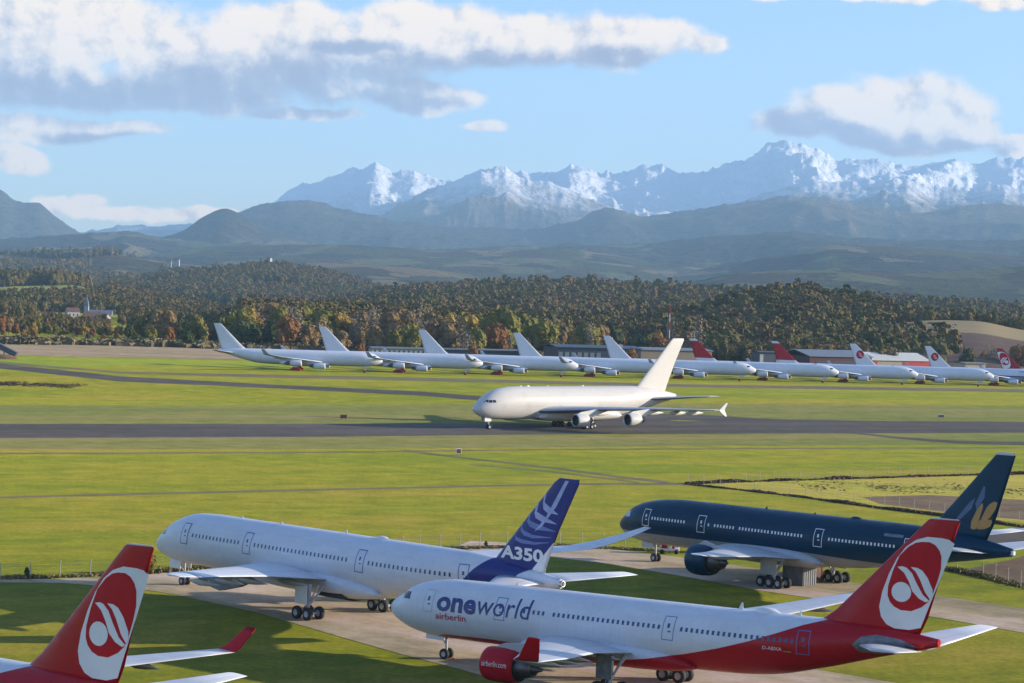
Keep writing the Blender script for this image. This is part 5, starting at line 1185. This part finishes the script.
# ribbed grey ballast box below the dark blue jet
q = gnd(799, 584.5); root = tag(empty('ballast_box', q, R(41 + 90)), 'tall ribbed grey box standing under the dark blue airliner\'s belly', 'box')
m_box = simple('ribbed_grey_steel', (.16, .165, .17), .6, var=.15)
mb = MB(); mb.box(-1.7, 1.7, -1.2, 1.2, 0, 2.75); mb.build('body', m_box, root)
for k in range(9):
    for sd in (-1, 1): mb = MB(); mb.box(-1.6 + .4 * k - .06, -1.6 + .4 * k + .06, sd * 1.2 - .06, sd * 1.2 + .06, .05, 2.7); mb.build('rib', m_box, root)
for k in range(6):
    for sd in (-1, 1): mb = MB(); mb.box(sd * 1.7 - .06, sd * 1.7 + .06, -1.0 + .4 * k - .06, -1.0 + .4 * k + .06, .05, 2.7); mb.build('rib', m_box, root)
q = gnd(815, 582); root = tag(empty('rusty_crate', q, R(41 + 90)), 'small rust brown crate right of the ribbed grey box', 'crate')
m_cr = simple('rust_brown', (.12, .06, .035), .8, var=.3); mb = MB(); mb.box(-.6, .6, -.6, .6, 0, 2.2); mb.build('panel', m_cr, root)
mb = MB()
for x_ in (-.6, .6):
    for y_ in (-.6, .6): mb.box(x_ - .07, x_ + .07, y_ - .07, y_ + .07, 0, 2.28)
mb.build('frame', m_cr, root)
# wheel chocks
for u, v, lb in ((187.5, 584.5, 'orange chock by the nose wheels of the blue-tailed white airliner'), (658.5, 561, 'orange chock by the nose wheels of the dark blue airliner'), (313, 619, 'orange chock by the near main wheels of the blue-tailed white airliner'), (452, 660, 'orange chock by the nose wheels of the front red and white airliner')):
    q = gnd(u, v); q.z = .035; root = mk('wheel_chock', [(q.x - .35, q.y - .15, q.z), (q.x + .35, q.y - .15, q.z), (q.x + .35, q.y + .15, q.z), (q.x - .35, q.y + .15, q.z), (q.x - .2, q.y, q.z + .2), (q.x + .2, q.y, q.z + .2)], [(3, 2, 1, 0), (0, 1, 5, 4), (1, 2, 5), (2, 3, 4, 5), (3, 0, 4)], M['orange']); tag(root, lb, 'wheel chock')

# ---- wire fences: every post a part
m_post = simple('pale_concrete_post', (.38, .36, .33), .8, var=.1); m_wire = simple('galvanised_wire', (.22, .22, .22), .5, metal=.5)
def fence(label, line, spacing, hgt, rad=.06):
    P = [gnd(*q) for q in line]; root = tag(empty('wire_fence', P[0]), label, 'fence'); o0 = P[0]
    pmb = MB(); pmb.tube((0, 0, -.2), (0, 0, hgt), rad, rad, 5); pmb.tube((0, 0, hgt), (.12, .22, hgt + .25), rad * .8, rad * .6, 5)
    pm = None; pos = []
    for a_, b_ in zip(P[:-1], P[1:]):
        n = max(1, int((b_ - a_).length / spacing))
        for k in range(n): pos.append(a_.lerp(b_, k / n))
    pos.append(P[-1])
    for q in pos[:290]:
        if pm is None: po = pmb.build('post', m_post, root); pm = po.data
        else: po = bpy.data.objects.new('post', pm); COL.objects.link(po); po.parent = root
        po.location = q - o0
    mb = MB()
    for a_, b_ in zip(pos[:-1], pos[1:]):
        for h_ in (.1, .55, 1.0, 1.45, hgt - .05): mb.tube(a_ - o0 + Vector((0, 0, h_)), b_ - o0 + Vector((0, 0, h_)), .012, .012, 3, cap=False)
    tag(mb.build('wire', m_wire, root), kind='stuff')
fence('pale posted wire fence along the back of the concrete apron', [(-30, 580.5), (60, 577.5), (150, 573.5), (240, 565), (330, 556), (420, 549.5), (480, 547.5), (560, 546.5), (625, 547.8), (700, 553.5), (800, 559), (900, 566), (957, 571), (983, 576), (1008, 583.5), (1060, 597)], 3.0, 1.75)
fence('dark posted wire fence round the rough pasture at the right', [(1060, 526), (960, 515.5), (870, 504), (790, 494.5), (720, 487.5), (688, 483.8), (760, 481.2), (900, 476.2), (1060, 473.5)], 3.4, 1.5, .05)
# ---- scrub along banks and fence lines
def scrub(name, label, line, width, n, hgt, size, m, seed):
    g = np.random.default_rng(seed); P = [gndz(*q) for q in line]; sg = [(b_ - a_).length for a_, b_ in zip(P[:-1], P[1:])]; tot = sum(sg); V = []; Fc = []
    for i in range(n):
        d_ = g.uniform(0, tot); k = 0
        while k < len(sg) - 1 and d_ > sg[k]: d_ -= sg[k]; k += 1
        q = P[k].lerp(P[k + 1], min(1, d_ / sg[k])); dr = (P[k + 1] - P[k]).normalized(); nm = Vector((-dr.y, dr.x, 0)); q = q + nm * g.normal(0, width * .4)
        lo_ = vnoise(np.array([q.x / 6]), np.array([q.y / 6]), seed)[0]; hh = hgt * (.3 + 1.1 * lo_) * g.uniform(.5, 1)
        a_ = g.uniform(0, 6.28); dx, dy = math.cos(a_) * size, math.sin(a_) * size; zz = float(gz(q.x, q.y)) - .05; b_ = len(V)
        V += [(q.x - dx, q.y - dy, zz), (q.x + dx, q.y + dy, zz), (q.x + dx * 1.2 + g.normal(0, .1), q.y + dy * 1.2, zz + hh * .8), (q.x + g.normal(0, .15), q.y + g.normal(0, .15), zz + hh), (q.x - dx * 1.1, q.y - dy * 1.1, zz + hh * .7)]
        Fc.append((b_, b_ + 1, b_ + 2, b_ + 3, b_ + 4))
    return tag(mk(name, V, Fc, m), label, 'scrub', kind='stuff')
m_scr = simple('brown_scrub', (.10, .065, .035), .9, var=.5, scale=.5); m_scr2 = simple('dry_grass_tufts', (.22, .17, .06), .9, var=.35, scale=.6); m_scr3 = simple('dark_bramble', (.045, .040, .020), .9, var=.4, scale=.5)
scrub('bramble_bank', 'dark brown bramble bank along the near side of the rough pasture', [(688, 484.5), (740, 490), (800, 497), (880, 508), (960, 518), (1090, 536)], 1.0, 5000, .45, .22, m_scr, 3)
scrub('hedge_bank', 'low reddish brown hedge along the far side of the rough pasture', [(688, 484), (760, 481.3), (860, 478.6), (960, 475.5), (1090, 473)], 1.2, 3000, .6, .25, m_scr, 4)
scrub('tall_grass', 'dry grass growing along the foot of the posted fence', [(-30, 579.5), (60, 577), (150, 573), (240, 565), (330, 556), (420, 549.5), (560, 546.5), (700, 553), (800, 559), (960, 571), (1008, 583), (1060, 596)], 1.3, 9000, .55, .14, m_scr2, 5)
scrub('tall_grass', 'rough straw tufts filling the fenced pasture', [(800, 486), (900, 488), (1090, 490)], 16, 1200, .22, .25, m_scr2, 6)
scrub('heather_patch', 'low red-brown scrub patch in the grass at the far left', [(-20, 384), (30, 384.3), (80, 386.5)], 9, 1800, .3, .4, m_scr, 8)
scrub('hedgerow', 'tangled brown undergrowth along the foot of the far tree line', [(-30, 342.5), (60, 343.5), (150, 345.5), (240, 349), (330, 351), (420, 353.5), (540, 356)], 16, 14000, 3.0, 1.5, simple('undergrowth', (.17, .135, .065), .9, var=.5, scale=.12), 9)
for k, (u, v, s_, lb) in enumerate(((27, 578, .09, 'small dark bush on the fence line at the lower left'), (152, 574, .16, 'brown green bush beside the nose of the blue-tailed white airliner'), (486, 548, .07, 'little bush on the fence behind the blue fin'))):
    q = gnd(u, v); root = tag(empty('bush', q), lb, 'bush'); root.scale = (s_ * .8, s_ * .8, s_)
    for nm, me in (('stems', LIB[('brown', 0)][1]), ('foliage', LIB[('olive' if k == 1 else 'dark', k % 2)][0])):
        o = bpy.data.objects.new(nm, me); COL.objects.link(o); o.parent = root

# ------------------------------------------------------------------ haze
hz = MB(); hz.box(-16000, 16000, -200, 27200, -90, 2250)
m_hz = bpy.data.materials.new('haze_air'); m_hz.use_nodes = True; nt = m_hz.node_tree
nt.nodes.remove(nt.nodes['Principled BSDF']); pv = nt.nodes.new('ShaderNodeVolumePrincipled')
pv.inputs['Color'].default_value = (.46, .74, 1.0, 1); pv.inputs['Density'].default_value = 4.3e-5; pv.inputs['Anisotropy'].default_value = 0.0
nt.links.new(pv.outputs[0], nt.nodes['Material Output'].inputs['Volume'])
tag(hz.build('haze', m_hz), kind='stuff')
